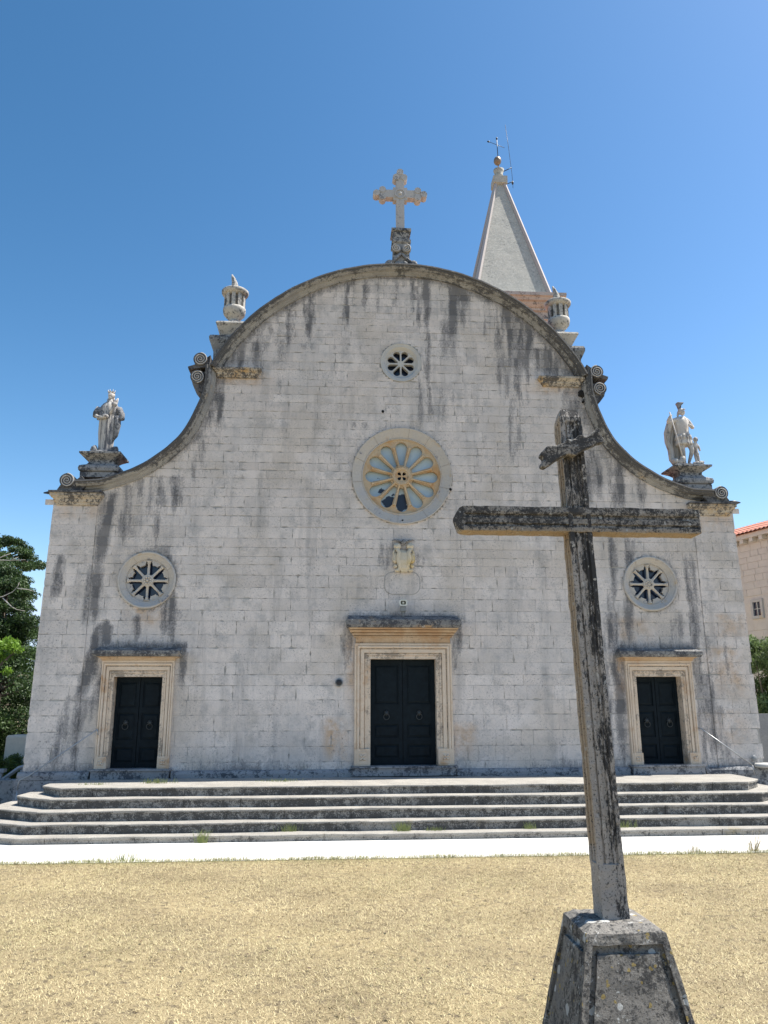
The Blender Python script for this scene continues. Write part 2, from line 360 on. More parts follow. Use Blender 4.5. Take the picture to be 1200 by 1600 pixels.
M['soil'] = plain('dark_soil', (.06, .05, .04), .95, 0, 4)
def tiles():
    N = NT('red_roof_tiles'); t = N.n('ShaderNodeTexCoord'); wv = N.n('ShaderNodeTexWave'); wv.bands_direction = 'Y'; wv.inputs['Scale'].default_value = 1.6; wv.inputs['Distortion'].default_value = .3
    N.l(t.outputs['Object'], wv.inputs[0])
    c = N.mix(wv.outputs['Fac'], (.2, .05, .03), (.55, .18, .1)); c = N.mix(N.rng(N.noise(5, 5), .4, .7), c, (.42, .2, .14))
    return N.fin(c, .8, wv.outputs['Fac'], .6, .05)
M['tiles'] = tiles()
def film():
    N = NT('frosted_pane'); P = N.co()
    c = N.mix(N.rng(N.noise(1.3, 4), .35, .65), (.40, .52, .60), (.52, .63, .70))
    c = N.mix(N.math('MULTIPLY', N.attr('tear'), 1.0), c, (.012, .02, .045))
    return N.fin(c, .35)
M['film'] = film()

# ------------------------------------------------------------------ ground
def quad(name, x0, x1, y0, y1, z, mat, n=1):
    mb = MB(); mb.add([(x0, y0, z), (x1, y0, z), (x1, y1, z), (x0, y1, z)], [(0, 1, 2, 3)]); return mb.build(name, mat)
GZ = -.87
tag(quad('ground', -250, 250, -150, 350, GZ-.03, M['lawn']), kind='structure')
tag(quad('lawn_ground', -30, 30, -30, -4.85, GZ-.005, M['lawn']), kind='structure')
tag(quad('paving', -30, 30, -4.9, -2.0, GZ, M['pave']), kind='structure')

def blade_mesh(name, n, x0, x1, y0, y1, zb, lmin, lmax, lean, wid, mat, green=None, dens=None):
    x = rng.uniform(x0, x1, n); y = rng.uniform(y0, y1, n)
    if dens is not None:
        k = dens(x, y) > rng.random(n); x = x[k]; y = y[k]; n = len(x)
    L = rng.uniform(lmin, lmax, n); a = rng.uniform(0, 2*PI, n); t = rng.uniform(lean[0], lean[1], n)
    dx = np.cos(a)*np.cos(t)*L; dy = np.sin(a)*np.cos(t)*L; dz = np.sin(t)*L
    wx = -np.sin(a)*wid; wy = np.cos(a)*wid
    z = np.full(n, zb) if np.isscalar(zb) else zb(x, y)
    V = np.empty((n, 3, 3)); V[:, 0] = np.stack([x-wx, y-wy, z], 1); V[:, 1] = np.stack([x+wx, y+wy, z], 1); V[:, 2] = np.stack([x+dx, y+dy, z+dz], 1)
    return tri_obj(name, V, mat, np.clip(rng.random(n)**1.1+.28*lowf(x*1.7, y*1.9, 1.3, 9), 0, 1), green(x, y) if green else np.zeros(n))
def tri_obj(name, V, mat, tone, green=None, parent=None, k=3):
    n = len(V); me = bpy.data.meshes.new(name); me.vertices.add(n*k); me.vertices.foreach_set('co', V.reshape(-1).astype(np.float32))
    me.loops.add(n*k); me.loops.foreach_set('vertex_index', np.arange(n*k, dtype=np.int32))
    me.polygons.add(n); me.polygons.foreach_set('loop_start', np.arange(0, n*k, k, dtype=np.int32)); me.polygons.foreach_set('loop_total', np.full(n, k, dtype=np.int32))
    at = me.attributes.new('tone', 'FLOAT', 'FACE'); at.data.foreach_set('value', np.asarray(tone, dtype=np.float32))
    if green is not None: at = me.attributes.new('green', 'FLOAT', 'FACE'); at.data.foreach_set('value', np.asarray(green, dtype=np.float32))
    me.update(calc_edges=True); me.validate(); me.materials.append(mat)
    o = bpy.data.objects.new(name, me); COL.objects.link(o)
    if parent: o.parent = parent
    return o
def lowf(x, y, s=1.0, o=0.0):
    return (np.sin(x*1.3*s+o)+np.sin(y*2.1*s+1.7+o)+np.sin((x*.8+y*1.4)*s+4+o)+np.sin((x*2.3-y*1.1)*s*1.7+2*o))/4
def gr(x, y):
    return np.clip(.0+.2*lowf(x, y, 1.1, 2)+.8*np.exp(-(-4.88-y)/.22)+rng.normal(0, .13, len(x)), 0, 1)*.9
g = blade_mesh('dry_grass', 600000, -7.6, 8.6, -12.6, -4.84, GZ-.005, .016, .048, (.03, .75), .0024, M['blades'], gr, lambda x, y: .8+.35*lowf(x, y, 1.7, 5))
tag(g, 'short dry yellow grass of the lawn before the church', 'grass', kind='stuff')
g = blade_mesh('grass_fringe', 16000, -9, 11, -4.95, -4.76, GZ, .03, .08, (.5, 1.5), .003, M['blades'], lambda x, y: np.clip(rng.normal(.55, .25, len(x)), 0, 1), lambda x, y: .25+.6*lowf(x*3, y, 1.5, 1)+.5*np.exp(-(y+4.9)/.06))
tag(g, 'greener grass fringe creeping over the edge of the white paving', 'grass', kind='stuff')

n_ = 420; x = rng.uniform(-7, 8, n_); y = rng.uniform(-12.4, -5, n_); a = rng.uniform(0, PI, n_); L_ = rng.uniform(.008, .028, n_); zl = rng.uniform(.002, .02, n_)
V = np.stack([np.stack([x+np.cos(a)*L_, y+np.sin(a)*L_, GZ+zl], 1), np.stack([x-np.sin(a)*L_*.5, y+np.cos(a)*L_*.5, GZ+zl+.008], 1), np.stack([x-np.cos(a)*L_, y-np.sin(a)*L_, GZ+zl+.004], 1), np.stack([x+np.sin(a)*L_*.5, y-np.cos(a)*L_*.5, GZ+zl], 1)], 1)
M['litter'] = plain('dead_leaf', (.11, .07, .04), .8, 0, 3)
tag(tri_obj('leaf_litter', V, M['litter'], rng.random(n_), None, None, 4), 'tiny brown dead leaves scattered over the dry lawn', 'leaf litter', kind='stuff')

# ------------------------------------------------------------------ facade outline
S_PTS = [(7.45, 6.36), (7.0, 6.38), (6.77, 6.44), (6.5, 6.53), (6.12, 6.70), (5.75, 6.94), (5.40, 7.25), (5.12, 7.58), (4.93, 7.97), (4.79, 8.34), (4.71, 8.66), (4.68, 8.95), (4.68, 9.27)]
AR, AC = 5.1, 7.02
def cat(P, n=5):
    out = []; P = [Vector(p) for p in P]; Q = [P[0]*2-P[1]]+P+[P[-1]*2-P[-2]]
    for i in range(1, len(Q)-2):
        a, b, c, d = Q[i-1:i+3]
        for k in range(n):
            t = k/n; out.append(.5*((2*b)+(c-a)*t+(2*a-5*b+4*c-d)*t*t+(3*b-a-3*c+d)*t**3))
    out.append(P[-1]); return [(p.x, p.y) for p in out]
SC_R = cat(S_PTS)
a1 = math.atan2(9.27-AC, 4.58)
ARC = [(AR*math.cos(a1+(PI-2*a1)*i/72), AC+AR*math.sin(a1+(PI-2*a1)*i/72)) for i in range(73)]
sx = np.array([p[0] for p in SC_R]); sz = np.array([p[1] for p in SC_R])
def halfw(z):
    if z < 6.0: return 7.965+.075*(1-(z+.1)/6.1)
    if z < 6.37: return 7.2
    if z < 9.27: return float(np.interp(z, sz, sx))
    q = AR*AR-(z-AC)**2
    return math.sqrt(q) if q > 0 else -1
ROSES = [(0, 6.66, 1.12), (0, 9.55, .45), (-5.755, 4.12, .575), (5.785, 4.12, .575)]
DOORS = [(0, .74, .10, 2.39), (-5.785, .525, .08, 2.01), (5.785, .525, .08, 2.01)]
def blocked(x, z):
    for cx, cz, r in ROSES:
        if (x-cx)**2+(z-cz)**2 < (r+.03)**2: return True
    for cx, hw, z0, z1 in DOORS:
        if abs(x-cx) < hw+.03 and z < z1+.03: return True
    return False

# stains traced on the wall: (x top, z top, x bottom, z bottom, half width, strength)
ST = [(-6.77, 5.9, -6.83, 4.42, .10, 1.1), (-6.74, 6.1, -6.7, 5.0, .16, .6), (-6.9, 4.42, -6.92, 3.07, .17, .75), (-6.64, 3.1, -7.13, 1.16, .10, 1.1), (-6.5, 2.1, -6.95, .8, .1, .75), (-6.92, 1.56, -7.24, -.1, .3, .7),
 (-6.41, 6.29, -6.36, 4.79, .16, .6), (-5.98, 6.45, -5.64, 4.65, .2, .55), (-5.41, 6.54, -5.4, 5.6, .25, .6), (-6.1, 6.4, -5.0, 6.3, .2, .5), (-7.65, 4.63, -7.76, 3.55, .10, .8), (-5.29, 4.65, -5.21, 2.7, .13, .85), (-5.5, 4.9, -5.2, 4.2, .12, .7),
 (-6.03, 3.3, -6.0, 2.65, .13, .75), (-6.53, 3.1, -6.5, 2.65, .08, .9), (-4.8, 7.41, -4.74, 6.32, .15, .4), (-4.42, 8.95, -4.42, 7.6, .13, .85), (-3.94, 10.0, -4.06, 9.3, .35, 1.0), (-3.46, 10.2, -3.5, 8.57, .12, .5), (-2.92, 10.3, -2.93, 8.4, .12, .45),
 (.63, 11.9, .57, 10.37, .1, 1.0), (.62, 10.37, .42, 7.5, .13, .5), (1.41, 11.8, 1.27, 9.7, .2, .85), (.9, 8.9, .8, 7.9, .3, .45), (2.63, 11.3, 2.49, 8.71, .16, .95), (3.19, 11.15, 2.98, 9.0, .15, 1.0), (2.9, 10.9, 2.8, 10.0, .3, .6), (2.82, 9.05, 2.67, 6.9, .12, .6), (3.0, 8.9, 2.9, 7.3, .1, .5),
 (3.7, 10.0, 3.95, 9.25, .4, .85), (2.08, 8.37, 1.78, 6.42, .12, .3), (4.66, 7.95, 4.57, 6.0, .2, .75), (5.27, 7.44, 5.08, 5.6, .14, .85), (4.95, 7.5, 4.85, 6.2, .12, .6), (5.77, 6.8, 5.71, 6.0, .15, .5), (4.3, 8.8, 4.2, 6.0, .25, .55), (5.4, 5.06, 5.13, 2.6, .1, .75), (5.0, 5.2, 4.69, 2.82, .1, .7),
 (6.79, 4.6, 6.72, .02, .1, .75), (4.88, 3.4, 4.7, -.05, .17, .8), (6.5, 3.4, 6.3, 2.7, .12, .5), (7.02, 2.82, 6.9, .0, .08, .7), (6.3, 3.3, 6.25, 2.66, .1, .7), (-.42, 5.0, -.41, 4.3, .12, .4), (.42, 4.8, .42, 4.4, .1, .35), (-1.3, 3.35, -1.25, 2.0, .09, .5), (1.25, 3.2, 1.25, 2.4, .07, .55), (7.1, 1.3, 7.2, -.1, .1, .6), (7.45, 3.0, 7.5, 1.2, .06, .4), (-3.1, 1.5, -3.1, .4, .1, .2)]
OC = [(-1.52, 1.05, -1.47, .2, .16, .8), (1.32, .95, 1.25, .32, .18, .6), (-5.73, 3.5, -5.7, 3.1, .25, .7), (7.35, 2.6, 7.5, 1.6, .25, .6), (7.2, 1.2, 7.3, .5, .3, .4), (5.2, 3.3, 5.3, 2.72, .3, .5), (4.9, 2.4, 4.86, 1.5, .07, 1.0), (-1.2, 2.8, -1.2, 1.5, .07, .6), (7.4, 5.7, 7.4, 5.4, .4, .5), (-7.4, 5.8, -7.4, 5.5, .4, .4), (-4.0, 9.1, -4.0, 8.85, .5, .6), (4.0, 9.0, 4.0, 8.8, .5, .6), (7.6, 3.4, 7.6, 2.9, .3, .5)]
_r = random.Random(21)
for _ in range(60):
    a_ = _r.uniform(.5, 2.5); x_ = 4.86*math.cos(a_); z_ = AC+4.86*math.sin(a_)
    if z_ > 9.3: ST.append((x_, z_, x_+_r.uniform(-.03, .03), z_-_r.uniform(.3, 1.3), _r.uniform(.02, .06), _r.uniform(.45, .9)))
for _ in range(26):
    cx_ = _r.choice((-5.785, 5.785, 0)); x_ = cx_+_r.choice((-1, 1))*_r.uniform(.85, 1.0)*(1.35 if cx_ == 0 else 1); z_ = 3.2 if cx_ == 0 else 2.5; ST.append((x_, z_, x_, z_-_r.uniform(.4, 1.6), _r.uniform(.03, .06), _r.uniform(.4, .8)))
for _ in range(95):
    x_ = _r.uniform(-7.8, 7.8); z_ = _r.uniform(.6, 11.5); L_ = _r.uniform(.3, 1.6); ST.append((x_, z_, x_+_r.uniform(-.06, .06), z_-L_, _r.uniform(.06, .2), _r.uniform(.1, .3)))
for _ in range(40):     # blotches that stop at the joints
    x_ = _r.uniform(-7.8, 7.8); z_ = _r.uniform(.3, 11.5); ST.append((x_, z_, x_, z_-_r.uniform(.12, .3), _r.uniform(.15, .45), _r.uniform(.15, .36)))
STA = np.array(ST); OCA = np.array(OC)
def field(A, x, z):
    out = np.zeros_like(x)
    wob = .02*np.sin(z*3.1+x)+.012*np.sin(z*11.7+x*3)
    for (xa, za, xb, zb, hw, s) in A:
        t = (za-z)/(za-zb); tc = np.clip(t, 0, 1); xc = xa+(xb-xa)*tc
        d = np.abs(x+wob-xc)/hw; fx = np.clip(1.6-.75*d, 0, 1)
        fz = np.clip((t+.12)/.12, 0, 1)*np.clip((1.2-t)/.5, 0, 1)
        out = np.maximum(out, s*fx*fz)
    return out
def stain_field(x, z):
    s = field(STA, x, z)
    rag = np.array([noise.noise(Vector((a*6.5, 0, b*.55)))*.9+noise.noise(Vector((a*15, 3, b*1.6)))*.5 for a, b in zip(x, z)])
    s = np.clip(s*(.92+rag*.8)+np.where(s > .3, rag*.15, 0), 0, 1.1)
    s = np.maximum(s, np.clip((.42-z)/.5, 0, 1)*(.75+.25*np.sin(x*1.7+1)))
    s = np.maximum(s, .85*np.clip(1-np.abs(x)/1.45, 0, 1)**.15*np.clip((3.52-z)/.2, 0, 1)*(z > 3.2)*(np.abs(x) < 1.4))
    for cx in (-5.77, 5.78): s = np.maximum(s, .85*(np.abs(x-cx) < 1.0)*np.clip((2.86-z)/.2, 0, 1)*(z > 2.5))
    # dark band that follows the underside of the curved cornice
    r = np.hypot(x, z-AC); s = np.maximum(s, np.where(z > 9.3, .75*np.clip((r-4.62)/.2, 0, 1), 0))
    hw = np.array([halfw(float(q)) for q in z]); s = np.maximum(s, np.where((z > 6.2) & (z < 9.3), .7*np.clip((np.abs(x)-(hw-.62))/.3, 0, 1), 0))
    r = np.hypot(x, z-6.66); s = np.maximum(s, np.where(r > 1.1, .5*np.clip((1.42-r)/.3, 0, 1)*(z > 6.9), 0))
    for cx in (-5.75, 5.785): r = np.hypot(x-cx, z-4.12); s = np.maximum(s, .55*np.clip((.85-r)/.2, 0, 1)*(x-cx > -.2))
    return s

church = thing('church', 'pale limestone church front with curved gable, three doors and rose windows', 'church')

def build_masonry():
    V = []; F = []; TONE = []
    rz = random.Random(5)
    z = -.10; row = 0
    bz = [z]
    while z < 12.0:
        h = (.30 if z < 1.5 else .275 if z < 4 else .235 if z < 7 else .205)+rz.uniform(-.045, .04); z += h; bz.append(z)
    for k in range(len(bz)-1):
        z0, z1 = bz[k], bz[k+1]; hw = max(halfw(z0), halfw(z1))
        if hw < .2: continue
        X = []; x = -hw-rz.uniform(0, .3)
        if z1 < 6.0: X = [-hw]; x = -hw
        while x < hw:
            X.append(x); wd = rz.choice((.26, .4, .5, .62, .74, .88, 1.1))*rz.uniform(.88, 1.12); x += wd
        X.append(hw+.01 if z1 < 6 else x)
        if z1 < 6.0:                                  # pilaster edges are joints
            X = [q for q in X if abs(abs(q)-6.98) > .16]+[-6.98, 6.98]; X.sort()
        for i in range(len(X)-1):
            x0, x1 = X[i], X[i+1]
            if x1-x0 < .12: continue
            zz0, zz1 = z0, z1
            pil = z1 < 6.0 and (x1 <= -6.97 or x0 >= 6.97)
            base = -.014 if pil else 0.0
            dep = rz.uniform(-.003, .003); tx = rz.uniform(-.003, .003); tz = rz.uniform(-.004, .003)
            g = rz.uniform(.0002, .0026); tone = min(1, max(0, rz.gauss(.55, .22)))
            if rz.random() < .04: tone = rz.uniform(0, .1)
            nx = max(2, int(round((x1-x0)/.062))); nz = max(2, int(round((zz1-zz0)/.062)))
            idx = {}
            def vert(a, b, back=False):
                key = (a, b, back)
                if key in idx: return idx[key]
                u = x0+g+(x1-x0-2*g)*a/nx; v = zz0+g+(zz1-zz0-2*g)*b/nz
                if pil: u = math.copysign(6.98+(abs(u)-6.98)*(halfw(v)-6.98)/(hw-6.98), u)
                y = base+dep+tx*(a/nx-.5)+tz*(b/nz-.5)
                n1 = noise.noise(Vector((u*7, v*7, 3)))
                edge = a in (0, nx) or b in (0, nz)
                if edge:
                    e = max(0, noise.noise(Vector((u*9, v*9, 8)))-.14)*.04+.0005
                    if a == 0: u += e
                    if a == nx: u -= e
                    if b == 0: v += e
                    if b == nz: v -= e
                    y += .0015
                y += n1*.0025
                if back: y = base+.0145
                idx[key] = len(V); V.append((u, y, v)); return idx[key]
            for a in range(nx):
                for b in range(nz):
                    cs = [(a, b), (a+1, b), (a+1, b+1), (a, b+1)]
                    bad = False
                    for (p, q) in cs:
                        u = x0+(x1-x0)*p/nx; v = zz0+(zz1-zz0)*q/nz
                        if abs(u) > halfw(v)-(.10 if v > 6.0 else -.2) or blocked(u, v): bad = True; break
                    if bad: continue
                    F.append([vert(*c) for c in cs]); TONE.append(tone)
                    if a == 0: F.append([vert(0, b), vert(0, b+1), vert(0, b+1, True), vert(0, b, True)]); TONE.append(tone)
                    if a == nx-1: F.append([vert(nx, b+1), vert(nx, b), vert(nx, b, True), vert(nx, b+1, True)]); TONE.append(tone)
                    if b == 0: F.append([vert(a+1, 0), vert(a, 0), vert(a, 0, True), vert(a+1, 0, True)]); TONE.append(tone)
                    if b == nz-1: F.append([vert(a, nz), vert(a+1, nz), vert(a+1, nz, True), vert(a, nz, True)]); TONE.append(tone)
    me = bpy.data.meshes.new('facade_wall'); me.from_pydata(V, [], F)
    A = np.array(V); x, z = A[:, 0], A[:, 2]
    for nm, val in (('stain', stain_field(x, z)), ('ochre', field(OCA, x, z))):
        at = me.attributes.new(nm, 'FLOAT', 'POINT'); at.data.foreach_set('value', val.astype(np.float32))
    at = me.attributes.new('tone', 'FLOAT', 'FACE'); at.data.foreach_set('value', np.array(TONE, dtype=np.float32))
    me.materials.append(M['masonry']); o = bpy.data.objects.new('facade_wall', me); COL.objects.link(o); o.parent = church
    return o
build_masonry()

# solid wall behind the facing stones (its front is the mortar between them)
out = [(-8.03, GZ-.05), (8.03, GZ-.05), (7.96, 5.95), (7.2, 5.96), (7.2, 6.25)]+[(x-.06, z) for x, z in SC_R[5:]]
out += [(x*.985, AC+(z-AC)*.985) for x, z in ARC]+[(-(x-.06), z) for x, z in reversed(SC_R[5:])]+[(-7.2, 6.25), (-7.2, 5.96), (-7.96, 5.95)]
holes = [circ(cx, cz, r) for cx, cz, r in ROSES]+[[(cx-hw, z0), (cx+hw, z0), (cx+hw, z1), (cx-hw, z1)] for cx, hw, z0, z1 in DOORS]
MB().plate(out, holes, .013, .62).build('core_wall', M['mortar'], church)
for s in (-1, 1):   # core of the corner pilasters
    x0, x1 = sorted((s*6.985, s*8.02)); xt = sorted((s*6.985, s*7.95))
    mb = MB(); mb.loft([(-.1, x0, x1, -.001, .011), (5.9, xt[0], xt[1], -.001, .011)]); mb.build('pilaster_core', M['mortar'], church)
# nave and aisles behind
MB().box(-7.6, 7.6, .65, 21, GZ, 5.3).build('aisle_wall', M['house'], church)
MB().box(-4.3, 4.3, .65, 20.9, 5.25, 8.6).build('nave_wall', M['house'], church)
mb = MB(); mb.add([(-4.55, .64, 8.6), (0, .64, 10.9), (4.55, .64, 8.6), (-4.55, 21, 8.6), (0, 21, 10.9), (4.55, 21, 8.6)], [(0, 1, 2), (5, 4, 3), (0, 3, 4, 1), (1, 4, 5, 2), (0, 2, 5, 3)]); mb.build('nave_roof', M['tiles'], church)
for s in (-1, 1):
    mb = MB(); mb.add([(s*7.85, .64, 5.3), (s*4.25, .64, 6.3), (s*7.85, 21, 5.3), (s*4.25, 21, 6.3), (s*7.85, .64, 5.22), (s*4.25, .64, 5.22), (s*7.85, 21, 5.22), (s*4.25, 21, 5.22)],
      [(0, 1, 3, 2), (4, 6, 7, 5), (0, 2, 6, 4), (1, 5, 7, 3), (0, 4, 5, 1), (2, 3, 7, 6)]); mb.build('aisle_roof', M['tiles'], church)

# plinth course
for (a, b) in ((-8.10, -6.64), (-4.95, -1.12), (1.12, 4.95), (6.64, 8.10)):
    mb = MB(); mb.loft([(-.11, a, b, -.13, 0), (-.02, a, b, -.13, 0), (.03, a, b, -.10, 0), (.05, a, b, -.065, 0)])
    mb.build('plinth', M['plinth'], church, jit=.006)
for a, b in ((-8.14, -7.0), (7.0, 8.14)): MB().box(a, b, -.12, .3, GZ-.1, -.115).build('foundation', M['plinth'], church, jit=.008)
mb = MB().lathe([(.16, 0), (.24, .01), (.24, .06), (.2, .09)], (7.98, -.16, .03), 20); mb.build('corner_stone', M['white_ring'], church)

# curved cornices
PROF = [(0, .66), (0, -.27), (-.04, -.28), (-.048, -.245), (-.085, -.24), (-.11, -.19), (-.122, -.19), (-.13, -.11), (-.17, -.09), (-.19, -.05), (-.215, -.045), (-.215, .66)]
def cornice(name, path, side):
    mb = MB(); mb.sweep(path, PROF, side); o = mb.build(name, M['cornice'], church, jit=.012, jscale=3)
    me = o.data; at = me.attributes.new('stain', 'FLOAT', 'POINT')
    at.data.foreach_set('value', np.array([(.3, .32, .3, .2, .05, -.1, 0, -.15, -.2, -.2, -.1, 0)[v.index % 12]+.25*noise.noise(Vector(v.co)*.9)+(.1 if v.co.x > 0 else -.08) for v in me.vertices], dtype=np.float32))
    return o
cornice('arched_cornice', ARC, -1)
for s in (1, -1):
    cornice('curved_cornice', [(s*x, z) for x, z in SC_R], -s)
# capitals of the pilasters
def capital(x0, x1, z0, z1, p, mat, y1=.3, nm='capital', ret=(1, 1)):
    lv = []
    for (t, q) in ((0, .02), (.12, .12), (.2, .12), (.24, .3), (.5, .45), (.62, .75), (.72, .8), (.76, 1), (1.0, 1)):
        lv.append((z0+(z1-z0)*t, x0-p*q*ret[0], x1+p*q*ret[1], -p*q-.05, y1))
    mb = MB(); mb.loft(lv); return mb.build(nm, mat, church, jit=.006)
capital(-7.89, -6.98, 5.82, 6.08, .13, M['capital'], .6); capital(6.98, 7.87, 5.76, 6.02, .13, M['capital'], .6)
capital(-4.40, -3.50, 9.03, 9.25, .12, M['capital'], .02); capital(3.50, 4.40, 9.0, 9.22, .12, M['capital'], .02)
# lead/stone drip caps on top of the end capitals
for s in (-1, 1):
    x0, x1 = sorted((s*6.85, s*8.03)); mb = MB().box(x0, x1, -.22, .62, 6.085 if s < 0 else 6.025, 6.125 if s < 0 else 6.065); mb.build('drip_slab', M['volute_dark'], church, jit=.01)
    mb = MB().tube([(s*7.95, .1, 6.12), (s*8.1, .08, 6.14), (s*8.24, .08, 6.13)], [.06, .045, .015], 8); mb.build('gutter_spout', M['black'], church)

# volutes
def volute(cx, cz, r, s, tail=None, ang=0.0, dep=(-.20, .5)):
    mb = MB()
    mb.plate(circ(cx, cz, r, 36), [], dep[0]+.02, dep[1])
    if tail: 
        mb.plate(tail, [], dep[0]+.05, dep[1]-.05)
    body = mb.build('volute', M['volute_dark'], church, jit=.004)
    pts = []; n = 90
    for i in range(n+1):
        t = i/n; a = ang+s*t*2*PI*2.7; rr = r*(.955-.87*t); pts.append((cx+rr*math.cos(a), dep[0]+.012, cz+rr*math.sin(a)))
    sp = MB().tube(pts, [r*.1*(1-.35*i/n) for i in range(n+1)], 6, squash=.8); sp.build('spiral', M['volute'], body)
    return body
for s in (-1, 1):
    volute(s*4.83, 9.43 if s < 0 else 9.36, .165, s, [(s*4.6, 9.55), (s*4.62, 9.25), (s*5.1, 9.17), (s*5.12, 9.24), (s*4.9, 9.32)], PI/2)
    zc = 8.98 if s < 0 else 8.92
    volute(s*4.88, zc, .165, -s, [(s*5.03, zc-.02), (s*4.98, zc-.2), (s*4.86, zc-.36), (s*4.76, zc-.42), (s*4.70, zc-.30), (s*4.70, zc+.15)], -PI/2)
    zc = 6.37 if s < 0 else 6.30
    volute(s*7.66, zc, .165, s, [(s*7.9, zc-.27), (s*7.8, zc-.1), (s*7.6, zc-.1), (s*7.35, zc+.12), (s*7.2, zc-.1), (s*7.38, zc-.27)], PI/2)

# ------------------------------------------------------------------ rose windows
def ring_prof(mb, cx, cz, prof, n=64, joints=0, ja0=.2):
    """prof: list of (r,y); joints: radial joints between the ring stones"""
    vs = []; fs = []; m = len(prof)
    js = [ja0+2*PI*q/joints+.1*math.sin(q*2.3) for q in range(joints)]
    an = [(2*PI*i/n, 0) for i in range(n) if all(abs((2*PI*i/n-j_+PI) % (2*PI)-PI) > .02 for j_ in js)]
    w_ = .006/prof[0][0]
    for j_ in js: an += [((j_-w_*1.1) % (2*PI), 0), ((j_-w_) % (2*PI), .012), ((j_+w_) % (2*PI), .012), ((j_+w_*1.1) % (2*PI), 0)]
    an.sort(); n = len(an)
    for a, gv in an:
        for (r, y) in prof: rr = r-(abs(noise.noise(Vector((a*9, r, cz))))*.012 if r == prof[0][0] else 0); vs.append((cx+rr*math.cos(a), y+gv, cz+rr*math.sin(a)))
    for i in range(n):
        j = (i+1) % n
        for k in range(m-1): fs.append((i*m+k, j*m+k, j*m+k+1, i*m+k+1))
    mb.add(vs, fs, False); return mb
def column(mb, cx, cz, a, r0, r1, w, y):
    c, s = math.cos(a), math.sin(a)
    prof = [(0, 1.5), (.06, 1.5), (.08, 1.0), (.5, .92), (.80, .85), (.82, 1.25), (.86, 1.25), (.88, 1.0), (.93, 1.5), (.97, 1.9), (1, 1.9)]
    mb.tube([(cx+c*(r0+(r1-r0)*t), y, cz+s*(r0+(r1-r0)*t)) for t, _ in prof], [w*q for _, q in prof], 10)
# big rose

mb = MB(); ring_prof(mb, 0, 6.66, [(1.19, .02), (1.19, -.045), (1.165, -.05), (1.15, -.035), (1.0, .03), (.955, .05), (.945, .035), (.93, .035), (.925, .11), (.925, .6)], 96, 10, .25)
rw = mb.build('rose_window', M['ring'], church)
mb = MB(); hs = [pet(0, 6.66, PI/2+k*PI/6, .28, .865, .045, .142) for k in range(12)]
mb.plate(circ(0, 6.66, .93, 72), hs+[circ(0, 6.66, .14, 24)], .10, .20); 
for k in range(12):
    column(mb, 0, 6.66, PI/2+PI/12+k*PI/6, .22, .74, .022, .075)
mb.build('tracery', M['tracery'], rw)
mb = MB(); ring_prof(mb, 0, 6.66, [(.235, .12), (.235, .045), (.20, .03), (.165, .03), (.15, .06), (.15, .12)], 40)
for k in range(26): a = 2*PI*k/26; mb.sphere((.212*math.cos(a), .035, 6.66+.212*math.sin(a)), .019, 8, 5)
mb.plate(circ(0, 6.66, .152, 32), [pet(0, 6.66, PI/4+k*PI/2, .03, .125, .012, .042, 8) for k in range(4)], .07, .1)
mb.build('hub', M['tracery'], rw)
MB().plate(circ(0, 6.66, .92, 48), [], .235, .245).build('dark_pane', M['glass_dark'], rw)
# frosted film, torn at the lower left: fine grid so that the tears are mesh data
def film_mesh():
    V = []; F = []; n = 120; R = .92; idx = {}; T = []
    for i in range(n+1):
        for j in range(n+1):
            x = -R+2*R*i/n; z = -R+2*R*j/n
            if x*x+z*z <= R*R*1.0: idx[(i, j)] = len(V); V.append((x, .222, 6.66+z))
    for i in range(n):
        for j in range(n):
            q = [(i, j), (i+1, j), (i+1, j+1), (i, j+1)]
            if all(p in idx for p in q): F.append([idx[p] for p in q])
    for (x, y, z) in V:
        z -= 6.66; a = 0; nz = noise.noise(Vector((x*9, 0, z*9)))*.07+noise.noise(Vector((x*30, 5, z*30)))*.03
        for (cx, cz, rx, rz) in ((-.0, -.62, .13, .25), (-.29, -.60, .16, .14), (-.43, -.34, .13, .055), (-.2, -.42, .05, .03), (-.41, .44, .04, .035), (-.5, .22, .02, .05), (-.55, -.02, .03, .012)):
            d = math.hypot((x-cx)/rx, (z-cz)/rz)+nz/min(rx, rz)*.6
            if d < 1: a = 1
        if math.hypot(x, z) < .16: a = 1
        T.append(a)
    me = bpy.data.meshes.new('frosted_pane'); me.from_pydata(V, [], F); at = me.attributes.new('tear', 'FLOAT', 'POINT'); at.data.foreach_set('value', np.array(T, dtype=np.float32))
    me.materials.append(M['film']); o = bpy.data.objects.new('frosted_pane', me); COL.objects.link(o); o.parent = rw
film_mesh()
# small top rose

mb = MB(); ring_prof(mb, 0, 9.55, [(.51, .03), (.51, -.02), (.49, -.022), (.475, -.01), (.42, .0), (.36, .07), (.355, .5)], 56)
rw = mb.build('rose_window', M['white_ring'], church)
MB().plate(circ(0, 9.55, .37, 56), [pet(0, 9.55, PI/8+k*PI/4, .08, .345, .012, .088) for k in range(8)], .075, .2).build('tracery', M['white_ring'], rw)
MB().plate(circ(0, 9.55, .4, 32), [], .24, .25).build('dark_pane', M['glass_dark'], rw)
